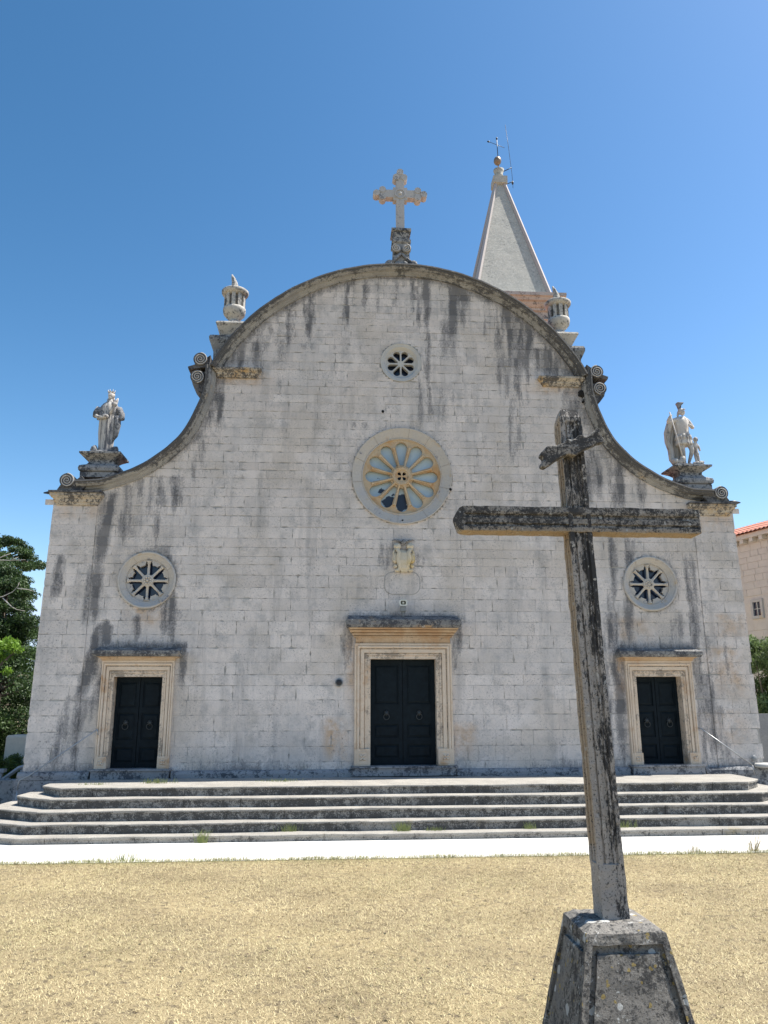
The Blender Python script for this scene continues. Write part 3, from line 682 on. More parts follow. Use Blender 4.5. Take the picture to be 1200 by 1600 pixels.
# side roses
for cx in (-5.755, 5.785):
    
    cz = 4.12; mb = MB()
    ring_prof(mb, cx, cz, [(.645, .02), (.645, -.04), (.625, -.055), (.60, -.05), (.585, -.02), (.53, .02), (.50, .05), (.485, .05), (.48, .1), (.48, .5)], 64, 4, .5)
    rw = mb.build('rose_window', M['ring'], church)
    L = []
    for k in range(8):
        am = PI/2+PI/8+k*PI/4
        for d, r in ((-.30, .452), (-.245, .452), (-.235, .41), (-.19, .40), (-.16, .355), (-.08, .365), (0, .36), (.08, .365), (.16, .355), (.19, .40), (.235, .41), (.245, .452), (.30, .452)):
            L.append((cx+r*math.cos(am+d), cz+r*math.sin(am+d)))
    mb = MB(); mb.plate(circ(cx, cz, .49, 56), [L], .09, .19)
    mb.build('scalloped_rim', M['ring'], rw)
    mb = MB()
    for k in range(8): column(mb, cx, cz, PI/2+k*PI/4, .08, .45, .032, .10)
    mb.build('spokes', M['tracery_pale'], rw)
    mb = MB(); mb.plate(circ(cx, cz, .125, 28), [], .055, .13)
    for k in range(16): a = 2*PI*(k+.5)/16; mb.sphere((cx+.125*math.cos(a), .085, cz+.125*math.sin(a)), .022, 8, 5)
    for k in range(8): a = 2*PI*(k+.5)/8; mb.sphere((cx+.07*math.cos(a), .05, cz+.07*math.sin(a)), .028, 8, 5)
    mb.sphere((cx, .045, cz), .035, 8, 6); mb.build('hub', M['tracery_pale'], rw)
    MB().plate(circ(cx, cz, .48, 40), [], .215, .225).build('dark_pane', M['glass_dark'], rw)

# ------------------------------------------------------------------ portals
def architrave(mb, cx, hi, ho, z0, ztop, zout):
    """stepped frame: nested U shapes"""
    steps = [(0.0, -.03), (.22, -.03), (.235, -.055), (.33, -.055), (.345, -.035), (.38, -.035), (.40, -.075), (.62, -.075), (.635, -.05), (.67, -.05), (.70, -.105), (.76, -.118), (.82, -.115), (.84, -.085), (.88, -.085), (.9, -.10), (1.0, -.10)]
    prev = None; prof = [(-.0, .5)]+steps+[(1.0, .02)]
    vs = []; fs = []; m = len(prof)
    for leg in range(4):
        for (t, y) in prof:
            h = hi+(ho-hi)*t; z = ztop+(zout-ztop)*t
            vs.append(((cx-h, y, z0), (cx-h, y, z), (cx+h, y, z), (cx+h, y, z0))[leg])
    for leg in range(3):
        for k in range(m-1): fs.append((leg*m+k, leg*m+k+1, (leg+1)*m+k+1, (leg+1)*m+k))
    mb.add(vs, fs); return mb
def ring_handle(parent, x, y, z, r=.062):
    mb = MB(); mb.sphere((x, y, z+r+.015), (.045, .03, .05), 12, 7)
    for k in range(8): a = 2*PI*k/8; mb.sphere((x+.045*math.cos(a), y+.003, z+r+.018+.05*math.sin(a)), .014, 6, 4)
    mb.tube([(x+r*math.cos(2*PI*i/28), y-.03, z+r*math.sin(2*PI*i/28)) for i in range(29)], .0085, 6, cap=False)
    return mb.build('ring_handle', M['iron'], parent)
def door_leaf(parent, x0, x1, z0, z1, y, hx, panels):
    mb = MB(); holes = []
    for (a, b, c, d) in panels:
        holes.append([(x0+(x1-x0)*a, z0+(z1-z0)*c), (x0+(x1-x0)*b, z0+(z1-z0)*c), (x0+(x1-x0)*b, z0+(z1-z0)*d), (x0+(x1-x0)*a, z0+(z1-z0)*d)])
    mb.plate([(x0, z0), (x1, z0), (x1, z1), (x0, z1)], holes, y-.03, y+.02)
    mb.plate([(x0+.005, z0+.005), (x1-.005, z0+.005), (x1-.005, z1-.005), (x0+.005, z1-.005)], [], y, y+.03)
    for h in holes:
        xa, za = h[0]; xb, zb = h[2]; i = .025
        mb.add([(xa+i, y-.002, za+i), (xb-i, y-.002, za+i), (xb-i, y-.002, zb-i), (xa+i, y-.002, zb-i), (xa+2.4*i, y-.018, za+2.4*i), (xb-2.4*i, y-.018, za+2.4*i), (xb-2.4*i, y-.018, zb-2.4*i), (xa+2.4*i, y-.018, zb-2.4*i)],
               [(0, 1, 5, 4), (1, 2, 6, 5), (2, 3, 7, 6), (3, 0, 4, 7), (4, 5, 6, 7)])
    mb.build('door_leaf', M['door'], parent)
    ring_handle(parent, hx, y-.045, z0+(z1-z0)*.45)
def frame_recess_tone(o, zt):  # darker in the recessed mouldings and above the opening
    bm = bmesh.new(); bm.from_mesh(o.data); bmesh.ops.subdivide_edges(bm, edges=[e for e in bm.edges if e.calc_length() > .4], cuts=12, use_grid_fill=True); bm.to_mesh(o.data); bm.free()
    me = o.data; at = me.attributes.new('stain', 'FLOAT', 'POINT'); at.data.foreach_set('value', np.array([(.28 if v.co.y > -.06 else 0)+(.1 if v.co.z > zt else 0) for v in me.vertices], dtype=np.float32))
def portal(cx, hi, ho, z0, ztop, zout, main):
    mb = MB(); architrave(mb, cx, hi, ho, z0, ztop, zout); p = fr = mb.build('portal', M['frame'], church, jit=.003)
    frame_recess_tone(fr, ztop)
    w_ = ho-hi
    for s in (-1, 1):
        a, b = sorted((cx+s*hi, cx+s*ho)); mb = MB(); mb.box(a+.012, b+(.004 if s > 0 else -.004), -.108, -.02, z0, z0+(w_*1.0))
        for q in (0.13, ):
            x0, x1, za, zb = a+w_*q+.01, b-w_*q, z0+w_*q, z0+w_*(1-q); e = .016
            for bx in ((x0, x1, za, za+e), (x0, x1, zb-e, zb), (x0, x0+e, za+e, zb-e), (x1-e, x1, za+e, zb-e)): mb.box(bx[0], bx[1], -.118, -.107, bx[2], bx[3])
        cxx, czz = (x0+x1)/2, (za+zb)/2; r = (x1-x0)*.36
        for k in range(4): a2 = PI/4+k*PI/2; mb.tube([(cxx, -.112, czz), (cxx+r*math.cos(a2)*.6, -.118, czz+r*math.sin(a2)*.6), (cxx+r*math.cos(a2), -.11, czz+r*math.sin(a2))], [.012, .028, .006], 6)
        mb.build('jamb_block', M['frame'], fr)
    mb = MB(); 
    if main:
        mb.loft([(zout+.003, cx-ho+.02, cx+ho-.02, -.07, .02), (zout+.05, cx-ho+.02, cx+ho-.02, -.08, .02), (zout+.14, cx-ho+.03, cx+ho-.03, -.10, .02)])
        mb.loft([(zout+.142, cx-ho-.02, cx+ho+.02, -.13, .02), (zout+.165, cx-ho-.02, cx+ho+.02, -.13, .02), (zout+.168, cx-ho+.02, cx+ho-.02, -.10, .02), (zout+.178, cx-ho+.02, cx+ho-.02, -.10, .02), (zout+.182, cx-ho-.05, cx+ho+.05, -.17, .02), (zout+.22, cx-ho-.06, cx+ho+.06, -.18, .02), (zout+.224, cx-ho-.03, cx+ho+.03, -.15, .02), (zout+.234, cx-ho-.03, cx+ho+.03, -.15, .02), (zout+.238, cx-ho-.09, cx+ho+.09, -.22, .02), (zout+.28, cx-ho-.12, cx+ho+.12, -.26, .02), (zout+.284, cx-ho-.09, cx+ho+.09, -.23, .02), (zout+.294, cx-ho-.09, cx+ho+.09, -.23, .02), (zout+.30, cx-ho-.13, cx+ho+.13, -.29, .02), (zout+.33, cx-ho-.14, cx+ho+.14, -.31, .02)])
        zt = zout+.333; pr = .36; ex = .2
        top = [(zt, cx-ho-ex+.03, cx+ho+ex-.03, -pr+.03, .02), (zt+.06, cx-ho-ex, cx+ho+ex, -pr, .02), (zt+.17, cx-ho-ex, cx+ho+ex, -pr, .02), (zt+.185, cx-ho-ex+.02, cx+ho+ex-.02, -pr+.03, .02), (zt+.29, cx-ho-ex+.05, cx+ho+ex-.05, -.03, .02)]
    else:
        mb.loft([(zout+.003, cx-ho-.01, cx+ho+.01, -.13, .02), (zout+.05, cx-ho-.03, cx+ho+.03, -.17, .02), (zout+.08, cx-ho-.09, cx+ho+.09, -.24, .02)])
        zt = zout+.083; pr = .32; ex = .18
        top = [(zt, cx-ho-ex+.03, cx+ho+ex-.03, -pr+.03, .02), (zt+.05, cx-ho-ex, cx+ho+ex, -pr, .02), (zt+.12, cx-ho-ex, cx+ho+ex, -pr, .02), (zt+.13, cx-ho-ex+.02, cx+ho+ex-.02, -pr+.03, .02), (zt+.2, cx-ho-ex+.05, cx+ho+ex-.05, -.03, .02)]
    mb.build('frieze', M['frame_rust_bounce'], p, jit=.003)
    MB().loft(top).build('hood', M['sill_dark'], p, jit=.008, jscale=4)
    mb = MB().loft([(z0-.2, cx-ho-.03, cx+ho+.03, -.2, .5), (z0-.045, cx-ho-.03, cx+ho+.03, -.2, .5), (z0-.035, cx-ho-.07, cx+ho+.07, -.24, .5), (z0-.004, cx-ho-.07, cx+ho+.07, -.24, .5)]); mb.build('sill', M['plinth'], p, jit=.005)
    P = [(.12, .88, .06, .19), (.12, .88, .25, .38), (.12, .88, .57, .95)] if main else [(.12, .88, .05, .22), (.12, .88, .30, .60), (.12, .88, .66, .95)]
    yd = .22 if main else .26
    door_leaf(p, cx-hi+.004, cx-.006, z0, ztop-.004, yd, cx-hi*.5, P); door_leaf(p, cx+.006, cx+hi-.004, z0, ztop-.004, yd, cx+hi*.5, P)
    MB().box(cx-hi, cx+hi, yd+.05, yd+.1, z0, ztop-.002).build('dark_interior', M['black'], p)
    return p
portal(-.015, .73, 1.08, .12, 2.385, 2.72, True)
portal(-5.785, .52, .77, .10, 2.0, 2.34, False)
portal(5.785, .52, .77, .10, 2.0, 2.34, False)

# crest with winged head, blank cartouche
mb = MB()
for s in (-1, 1):
    mb.sphere((s*.15, -.09, 4.93), (.085, .07, .075)); mb.sphere((s*.165, -.13, 4.92), (.045, .05, .045)); mb.sphere((s*.19, -.06, 4.66), (.075, .06, .13)); mb.sphere((s*.205, -.08, 4.60), (.045, .05, .05))
    mb.tube([(s*.17, -.1, 4.9), (s*.11, -.12, 4.78), (s*.13, -.12, 4.62), (s*.08, -.1, 4.45), (s*.13, -.08, 4.38), (s*.2, -.07, 4.36)], [.05, .05, .055, .05, .035, .02], 8)
    mb.sphere((s*.19, -.07, 4.47), (.055, .05, .045)); mb.sphere((s*.15, -.08, 4.37), (.06, .05, .04)); mb.tube([(s*.2, -.08, 4.86), (s*.235, -.07, 4.76), (s*.2, -.08, 4.68)], [.03, .025, .03], 6)
mb.loft([(4.34, -.06, .08, -.08, 0), (4.42, -.1, .12, -.13, 0), (4.6, -.13, .15, -.15, 0), (4.78, -.1, .12, -.12, 0), (4.86, -.12, .0, -.06, 0)])
mb.rot(Matrix.Translation((.015, 0, 0))); mb.build('crest', M['crest'], church, jit=.012, jscale=14)
mb = MB(); mb.sphere((.015, -.1, 5.03), (.055, .06, .07))
for s in (-1, 1): mb.tube([(.015+s*.04, -.06, 5.02), (.015+s*.12, -.07, 5.07), (.015+s*.2, -.05, 5.09), (.015+s*.26, -.03, 5.08)], [.045, .05, .03, .008], 8, squash=.5)
mb.build('winged_head', M['statue_dark'], church, jit=.006, jscale=20)
def rrect(cx, cz, hx, hz, r, n=10):
    L = []
    for (sx_, sz_, a0) in ((1, 1, 0), (-1, 1, PI/2), (-1, -1, PI), (1, -1, 1.5*PI)):
        for i in range(n+1): a = a0+PI/2*i/n; L.append((cx+sx_*(hx-r)+r*math.cos(a), cz+sz_*(hz-r)+r*math.sin(a)))
    return L
mb = MB(); mb.plate(rrect(-.02, 4.09, .415, .265, .2), [rrect(-.02, 4.09, .400, .25, .19)], -.006, .012); mb.build('cartouche_rim', M['mortar'], church)
mb = MB(); mb.plate(rrect(-.02, 4.09, .398, .248, .19), [], -.012, .012); o = mb.build('cartouche', M['masonry'], church)
at = o.data.attributes.new('tone', 'FLOAT', 'FACE'); at.data.foreach_set('value', np.full(len(o.data.polygons), .5, dtype=np.float32))

# nest, holes in the stone
mb = MB()
for (x, z, r) in ((4.48, 8.83, .085), (4.52, 8.78, .07), (4.44, 8.86, .06), (4.49, 8.62, .035), (4.43, 8.8, .05)): mb.sphere((x, -.02, z), (r, .05, r))
nest = mb.build('bird_nest', M['nest'], None, jit=.02, jscale=25); tag(nest, 'small black clump stuck under the right ledge of the gable', 'nest')
for c_, r_ in (((-.45, -.002, 8.26), (.035, .012, .04)), ((1.14, -.04, 6.32), (.035, .03, .03)), ((0.0, .0, 5.56), (.025, .03, .03))): MB().sphere(c_, r_, 10, 6).build('wall_hole', M['nest'], church, jit=.01, jscale=30)
mb = MB().lathe([(.05, 0), (.06, .02), (.05, .03)], (0, 0, 0), 16).rot(Matrix.Rotation(PI/2, 4, 'X')); mb.rot(Matrix.Translation((7.78, -.055, .22))); mb.build('drain_outlet', M['grey'], church)

# round black plate by the main door, floodlight over the hood
t = thing('wall_speaker', 'round flat black speaker on wall left of the main door', 'speaker', (-1.435, -.02, 1.87))
mb = MB().lathe([(.075, .0), (.085, .01), (.088, .035), (.07, .05)], n=28).rot(Matrix.Rotation(PI/2, 4, 'X')); mb.build('housing', M['grey'], t)
mb = MB().lathe([(.068, .048), (.06, .056), (.02, .058)], n=28).rot(Matrix.Rotation(PI/2, 4, 'X')); mb.build('grille', M['black'], t)
t = thing('floodlight', 'small pale floodlight standing on the hood of the main door', 'floodlight', (-.02, -.22, 3.34))
MB().plate(rrect(0, .27, .09, .07, .045), [rrect(0, .27, .06, .046, .03)], -.06, .02).build('housing', M['white'], t)
MB().plate(rrect(0, .27, .085, .066, .04), [], .0, .06).build('reflector', M['lampback'], t)
MB().sphere((0, -.03, .27), (.028, .02, .028)).build('lamp_lens', M['bulb'], t)
mb = MB().box(-.065, .065, -.03, .07, .08, .19); mb.box(-.02, .02, .0, .04, -.03, .08); mb.box(-.05, .05, .02, .05, .03, .08); mb.build('bracket', M['grey'], t, bevel=.006)

# handrails on the wall beside the side doors
def handrail(pts, label, mat, posts):
    t = thing('handrail', label, 'handrail', (pts[0][0], pts[0][1], pts[-1][2]))
    o = Vector(t.location); P = [Vector(p)-o for p in pts]
    MB().tube(P, .013, 8).build('rail', mat, t)
    for q in posts: MB().tube([Vector(a)-o for a in q], .013, 6).build('bracket', mat, t)
handrail([(-6.52, -.16, .91), (-7.79, -.2, .01), (-8.0, -.22, -.1), (-8.02, -.22, -.3)], 'thin steel handrail sloping down left of the left side door', M['galv'], [[(-6.52, -.16, .91), (-6.51, -.16, .80), (-6.51, .02, .80)], [(-8.02, -.22, -.28), (-8.03, -.22, -.75)]])
handrail([(6.60, -.12, .87), (7.66, -.2, .08)], 'thin pale handrail sloping down right of the right side door', M['galv'], [[(6.60, -.12, .87), (6.60, .02, .87)], [(7.66, -.2, .08), (7.68, -.2, -.12)]])

# ------------------------------------------------------------------ steps
def densify(P, d=.12):
    out = []
    for i in range(len(P)):
        a = Vector(P[i]); b = Vector(P[(i+1) % len(P)]); n = max(1, int((b-a).length/d))
        out += [tuple(a+(b-a)*k/n) for k in range(n)]
    return out
stairs = thing('stone_steps', 'five wide grey weathered stone steps with cut corners before the church', 'steps', (0, 0, 0))
YF = [-1.95, -2.3, -2.62, -2.95, -3.27]; ZT = [-.10, -.26, -.43, -.60, -.76]
for k in range(5):
    zt = ZT[k]; zb = ZT[k+1]-.01 if k < 4 else GZ-.02
    y = YF[k]; xf = 6.60+.07*k; xb = 7.15+.36*k; yb = -1.32-.30*k
    if k: yb = max(y+.55, yb)
    loop = [(-xf, y), (xf, y), (xb, yb), (xb, .10 if k == 0 else -.0), (-xb, .10 if k == 0 else -.0), (-xb, yb)]
    jx = []; x = -xf+random.uniform(.3, 1.2)
    while x < xf-.3: jx.append(x); x += random.uniform(.9, 1.9)
    front = [(-xf+.14*i_, 0) for i_ in range(int(2*xf/.14)+1)]; front = [q for q in front if min([abs(q[0]-j_) for j_ in jx]) > .02]
    for j_ in jx: front += [(j_-.0065, 0), (j_-.006, .018), (j_+.006, .018), (j_+.0065, 0)]
    front.sort(); fl = [(q[0], y, q[1]) for q in front]
    rest = [(a_, b_, 0) for a_, b_ in densify([(xf, y), (xb, yb), (xb, 0), (-xb, 0), (-xb, yb), (-xf, y)], .14)]
    ne = len(densify([(-xf, y), (xf, y)], .14))
    rest = []
    pts_ = [(xf, y), (xb, yb), (xb, .10 if k == 0 else 0), (-xb, .10 if k == 0 else 0), (-xb, yb), (-xf, y)]
    for q in range(5):
        a_ = Vector(pts_[q]); b_ = Vector(pts_[q+1]); m_ = max(1, int((b_-a_).length/.14)); rest += [(*(a_+(b_-a_)*u/m_), 0) for u in range(m_)]
    loop = fl[1:]+rest+[(-xf, y, 0)]; mb = MB(); n = len(loop); vs = []; fs = []
    lv = [(zb, .02), (zt-.05, .02), (zt-.04, .004), (zt-.008, .0), (zt, .006)]
    for li, (z, ins) in enumerate(lv):
        for (x, yy, gv) in loop:
            d = noise.noise(Vector((x*2.2, yy*2.2, k*7.0)))*.014+noise.noise(Vector((x*9, yy*9, k*7.0)))*.006
            dzz = noise.noise(Vector((x*.9, yy, k*3.0+50)))*.014+noise.noise(Vector((x*5, yy, k*3.0+50)))*.005
            sx_ = -1 if x < 0 else 1
            yy2 = yy+ins+d+gv if yy < -.1 else yy
            xx2 = x-sx_*(ins+d) if abs(x) > xf+.05 else x
            vs.append((xx2, yy2, z+(dzz if z > zb+.02 else 0)))
    for q in range(len(lv)-1):
        for i in range(n): j = (i+1) % n; fs.append((q*n+i, q*n+j, (q+1)*n+j, (q+1)*n+i))
    fs.append(tuple((len(lv)-1)*n+i for i in range(n)))
    mb.add(vs, fs)
    o = mb.build('step', M['step'], stairs)
    me = o.data; at = me.attributes.new('stain', 'FLOAT', 'POINT')
    at.data.foreach_set('value', np.array([(.30+.3*noise.noise(Vector((v.co.x*.7, k*5, 0)))) if v.co.z < zt-.03 and k < 4 else (.1 if v.co.z < zt-.03 else -.1) for v in me.vertices], dtype=np.float32))

# ------------------------------------------------------------------ bell tower
TX, TY, TZ = 5.55, 12.1, 17.45
bt = thing('bell_tower', 'square bell tower with pyramid stone spire rising behind the church', 'tower', (TX, TY, GZ))
zz = -GZ
MB().box(-1.55, 1.55, -1.55, 1.55, 0, TZ-1.0+zz).build('shaft', M['tower'], bt)
lv = [(TZ-1.0, 1.57), (TZ-.95, 1.62), (TZ-.90, 1.57), (TZ-.62, 1.57), (TZ-.60, 1.66), (TZ-.5, 1.66), (TZ-.48, 1.72), (TZ-.38, 1.80), (TZ-.30, 1.82), (TZ-.28, 1.93), (TZ-.16, 1.98), (TZ-.14, 2.05), (TZ, 2.05)]
MB().loft([(z+zz, -h, h, -h, h) for z, h in lv]).build('cornice', M['tower_cornice'], bt, jit=.008)
ap = 24.35-TZ; hb = 1.56; b0 = TZ+zz+.002
mb = MB(); lvs = 14
for k in range(lvs):
    t0, t1 = k/lvs, (k+1)/lvs; h0 = hb*(1-t0)+.05*t0; h1 = hb*(1-t1)+.05*t1
    mb.add([(-h0, -h0, b0+ap*t0), (h0, -h0, b0+ap*t0), (h0, h0, b0+ap*t0), (-h0, h0, b0+ap*t0), (-h1, -h1, b0+ap*t1-.002), (h1, -h1, b0+ap*t1-.002), (h1, h1, b0+ap*t1-.002), (-h1, h1, b0+ap*t1-.002)], [(0, 1, 5, 4), (1, 2, 6, 5), (2, 3, 7, 6), (3, 0, 4, 7), (4, 5, 6, 7)])
mb.build('spire', M['spire'], bt)
mb = MB()
for sx_, sy_ in ((-1, -1), (1, -1), (1, 1), (-1, 1)):
    e = hb+.02
    mb.tube([(sx_*e, sy_*e, b0), (sx_*.07, sy_*.07, b0+ap)], [.10, .075], 4, smooth=False)
mb.build('spire_rib', M['spire_rib'], bt)
mb = MB().loft([(b0+ap-.6, -.22, .22, -.22, .22), (b0+ap-.55, -.31, .31, -.31, .31), (b0+ap-.22, -.31, .31, -.31, .31), (b0+ap-.18, -.22, .22, -.22, .22)])
mb.lathe([(.17, 0), (.22, .08), (.17, .2), (.21, .36), (.24, .45), (.12, .52)], (0, 0, b0+ap-.18), 16); mb.build('finial', M['spire'], bt, jit=.02)
zt = b0+ap+.34
mb = MB().tube([(0, 0, zt-.1), (0, 0, zt+.3)], .03, 8); mb.sphere((-.03, 0, zt+.42), (.17, .17, .21), 20, 12); mb.build('ball', M['gold'], bt)
mb = MB().tube([(0, 0, zt+.6), (-.02, 0, zt+1.55)], .018, 8); mb.tube([(-.4, 0, zt+1.42), (.32, 0, zt+1.13)], .011, 6); mb.sphere((-.4, 0, zt+1.42), (.07, .02, .05), 8, 6); mb.sphere((-.02, 0, zt+1.6), (.04, .03, .08), 8, 6); mb.build('weather_vane', M['iron'], bt)
mb = MB().tube([(.62, 0, zt-.95), (.60, 0, zt-.2), (.5, 0, zt+1.2), (.40, 0, zt+2.35)], .0095, 6); mb.tube([(.2, 0, zt-.12), (.6, 0, zt+.1)], .018, 6); mb.tube([(.36, 0, zt-.75), (.62, 0, zt-.62)], .018, 6); mb.sphere((.61, 0, zt-.68), (.05, .04, .1), 8, 6); mb.build('lightning_rod', M['black'], bt)

# ------------------------------------------------------------------ cross on the gable
t = thing('gable_cross', 'carved stone cross with lobed arms on the gable top', 'cross', (0.02, .1, 12.1))
mb = MB(); 
mb.loft([(0, -.34, .38, -.14, .3), (.14, -.30, .34, -.14, .28), (.25, -.22, .26, -.12, .25), (.3, -.2, .22, -.12, .25), (.72, -.19, .21, -.13, .25), (.76, -.23, .25, -.17, .29), (.82, -.23, .25, -.17, .29), (.84, -.17, .19, -.12, .24), (1.06, -.2, .22, -.15, .26), (1.08, -.24, .26, -.19, .3), (1.14, -.24, .26, -.19, .3)])
for s in (-1, 1):
    mb.plate(circ(.01+s*.13, .56, .115, 24), [], -.19, -.1)
    mb.tube([(.01+s*.02, -.16, .42), (.01+s*.14, -.16, .28), (.01+s*.3, -.15, .12), (.01+s*.38, -.13, .02)], [.035, .04, .06, .05], 8)
    mb.sphere((.01+s*.3, -.14, .12), (.12, .08, .12)); mb.sphere((.01+s*.1, -.17, .1), (.07, .06, .09))
ped = mb.build('pedestal', M['pedestal'], t, jit=.012, jscale=9)
for s in (-1, 1):
    pts = []
    for i in range(50): u = i/49; a = PI/2-s*u*2*PI*2.2; rr = .108*(1-.9*u); pts.append((.01+s*.13+rr*math.cos(a), -.2, .56+rr*math.sin(a)))
    MB().tube(pts, .014, 6).build('scroll', M['volute'], ped)
mb = MB(); o0 = Vector((0.0, .02, 2.14+.1))
mb.box(-.105, .105, -.08, .12, 1.13, 2.9-.25)
mb.plate([(-.42, 2.12), (.42, 2.12), (.42, 2.34), (-.42, 2.34)], [], -.078, .118)
for (cx, cz) in ((-.52, 2.23), (.52, 2.23), (0, 2.78)):
    v = Vector((cx, cz-2.23)).normalized()
    for a in (0, PI/2, -PI/2):
        d = Vector((v.x*math.cos(a)-v.y*math.sin(a), v.x*math.sin(a)+v.y*math.cos(a)))
        off = d*(.10 if a == 0 else .105)-v*(.06 if a else 0)
        mb.plate(circ(cx+off.x, cz+off.y, .088, 20), [], -.10, .13)
    mb.plate(circ(cx-v.x*.03, cz-v.y*.03, .11, 16), [], -.085, .125)
for sx_ in (-1, 1):
    for sz_ in (-1, 1): mb.plate([(sx_*.1, 2.23+sz_*.1), (sx_*.19, 2.23+sz_*.11), (sx_*.18, 2.23+sz_*.19), (sx_*.1, 2.23+sz_*.19)], [], -.07, .11)
mb.plate(circ(0, 2.23, .15, 28), [circ(0, 2.23, .11, 24)], -.10, -.07); mb.plate(circ(0, 2.23, .1, 24), [], -.085, -.07); mb.sphere((0, -.09, 2.23), (.05, .03, .05), 10, 6)
mb.build('cross', M['top_cross'], t, jit=.006, jscale=8)

# ------------------------------------------------------------------ urns
def urn(x, z, label, dark):
    s = -1 if x < 0 else 1
    t = thing('stone_urn', label, 'urn', (x, .45, z), group='stone urns behind the gable shoulders')
    mb = MB().lathe([(.23, 0), (.25, .04), (.22, .08), (.15, .12), (.12, .17), (.13, .2), (.2, .26), (.265, .34), (.285, .44), (.28, .50), (.25, .51)], n=28); mb.build('bowl', M['urn'], t)
    mb = MB()
    for k in range(10):
        a = 2*PI*(k+.5)/10; c, sn = math.cos(a), math.sin(a)
        o = len(mb.v); mb.box(-.045, .045, -.012, .03, .50, .86); mb.rot(Matrix.Translation((.25*c, .25*sn, 0)) @ Matrix.Rotation(a+PI/2, 4, 'Z'), o)
    mb.build('slats', M['urn'], t)
    MB().lathe([(.2, .5), (.2, .86)], n=20).build('core', M['urn_shade'], t)
    mb = MB().lathe([(.24, .84), (.31, .88), (.335, .92), (.34, .97), (.32, .99), (.13, 1.0)], n=32); mb.build('lid', M['urn'] if not dark else M['volute_dark'], t)
    mb = MB(); pts = [(0, 0, .99), (-.01, 0, 1.12), (-.03, 0, 1.25), (-.07, 0, 1.38), (-.10, 0, 1.47)]
    for k in range(6):
        a = 2*PI*k/6; q = .055; mb.tube([(p[0]+q*math.cos(a+i*.3)*(1-i/5), q*math.sin(a+i*.3)*(1-i/5), p[2]) for i, p in enumerate(pts)], [.062, .055, .04, .026, .008], 8)
    if s > 0: mb.rot(Matrix.Scale(1, 4))
    mb.build('flame', M['urn'], t)
    # stepped plinth that the urn stands on
    mb = MB(); mb.loft([(-.36, -.18, .18, -.18, .2), (-.33, -.2, .2, -.2, .2), (-.10, -.33, .33, -.33, .3), (-.05, -.36, .36, -.36, .35), (-.002, -.34, .34, -.34, .34)]); mb.rot(Matrix.Translation((s*.03, 0, 0)))
    mb.build('plinth', M['urn'], t, jit=.008)
    mb = MB(); mb.loft([(-1.0, -.25, .25, -.25, .3), (-.72, -.25, .25, -.25, .3), (-.5, -.35, .35, -.32, .35), (-.42, -.36, .36, -.32, .35), (-.362, -.33, .33, -.3, .32)]); mb.rot(Matrix.Translation((s*.18, 0, 0)))
    mb.build('footing', M['slab'], t, jit=.012)
urn(-4.17, 10.60, 'pale stone urn with flame on the left shoulder of the gable', False)
urn(4.15, 10.56, 'greyer stone urn with flame on the right shoulder, before the bell tower', False)

# ------------------------------------------------------------------ statues
def skin(name, pts, edges, rad, mat, parent, sub=2, root=0):
    me = bpy.data.meshes.new(name); me.from_pydata(pts, edges, []); o = bpy.data.objects.new(name, me); COL.objects.link(o); o.parent = parent
    me.materials.append(mat); md = o.modifiers.new('skin', 'SKIN'); md.use_smooth_shade = True
    for i, v in enumerate(me.skin_vertices[0].data):
        r = rad[i]; v.radius = (r, r) if not hasattr(r, '__len__') else r; v.use_root = (i == root)
    s = o.modifiers.new('sub', 'SUBSURF'); s.levels = sub; s.render_levels = sub
    return o
def folds(mb, rings, n=40, amp=.02, nf=11, ph=0):
    """draped body from rings (z,cx,cy,rx,ry)"""
    vs = []; fs = []
    for k, (z, cx, cy, rx, ry) in enumerate(rings):
        for i in range(n):
            a = 2*PI*i/n; f = 1+amp/max(rx, .05)*(math.sin(nf*a+ph+z*1.3)*.6+.5*math.sin(nf*1.7*a+z*3+ph))
            vs.append((cx+rx*f*math.cos(a), cy+ry*f*math.sin(a), z))
    for k in range(len(rings)-1):
        for i in range(n): j = (i+1) % n; fs.append((k*n+i, k*n+j, (k+1)*n+j, (k+1)*n+i))
    fs.append(tuple(range(n-1, -1, -1))); fs.append(tuple((len(rings)-1)*n+i for i in range(n)))
    mb.add(vs, fs, True); return mb
def pedestal(t, mat):
    mb = MB(); lv = []
    for (z, h) in ((-.5, .36), (-.49, .42), (-.47, .45), (-.41, .465), (-.35, .45), (-.32, .40), (-.29, .32), (-.22, .27), (-.17, .27), (-.12, .33), (-.06, .43), (-.05, .465), (-.01, .47), (0, .44)):
        lv.append((z, -h, h, -h*.84, h*.84))
    mb.loft(lv); mb.box(-.42, .42, -.36, .36, -.62, -.505); return mb.build('pedestal', mat, t, jit=.012, jscale=6)
# crowned draped figure (left)
t = thing('statue', 'stone statue of a crowned robed figure on the left end of the church front', 'statue', (-7.02, .33, 7.12))
pedestal(t, M['pedestal'])
mb = MB().loft([(.0, -.32, .3, -.22, .24), (.06, -.30, .28, -.2, .22), (.1, -.2, .22, -.17, .2)]); mb.sphere((-.22, -.12, .1), (.09, .09, .12)); mb.sphere((.25, -.1, .1), (.1, .1, .1)); mb.build('rocky_base', M['statue_dark'], t, jit=.03, jscale=12)
mb = MB(); folds(mb, [(.05, 0, 0, .17, .15), (.12, -.0, 0, .165, .145), (.3, .0, 0, .17, .14), (.55, .0, 0, .19, .15), (.8, .01, 0, .2, .155), (.95, .01, 0, .19, .15), (1.05, .01, 0, .175, .13), (1.15, .01, 0, .19, .13), (1.25, .01, .01, .19, .12), (1.32, .01, .01, .13, .09), (1.36, .01, .01, .065, .06), (1.44, .015, 0, .055, .055)], amp=.014, nf=9)
robe = mb.build('robed_body', M['statue'], t)
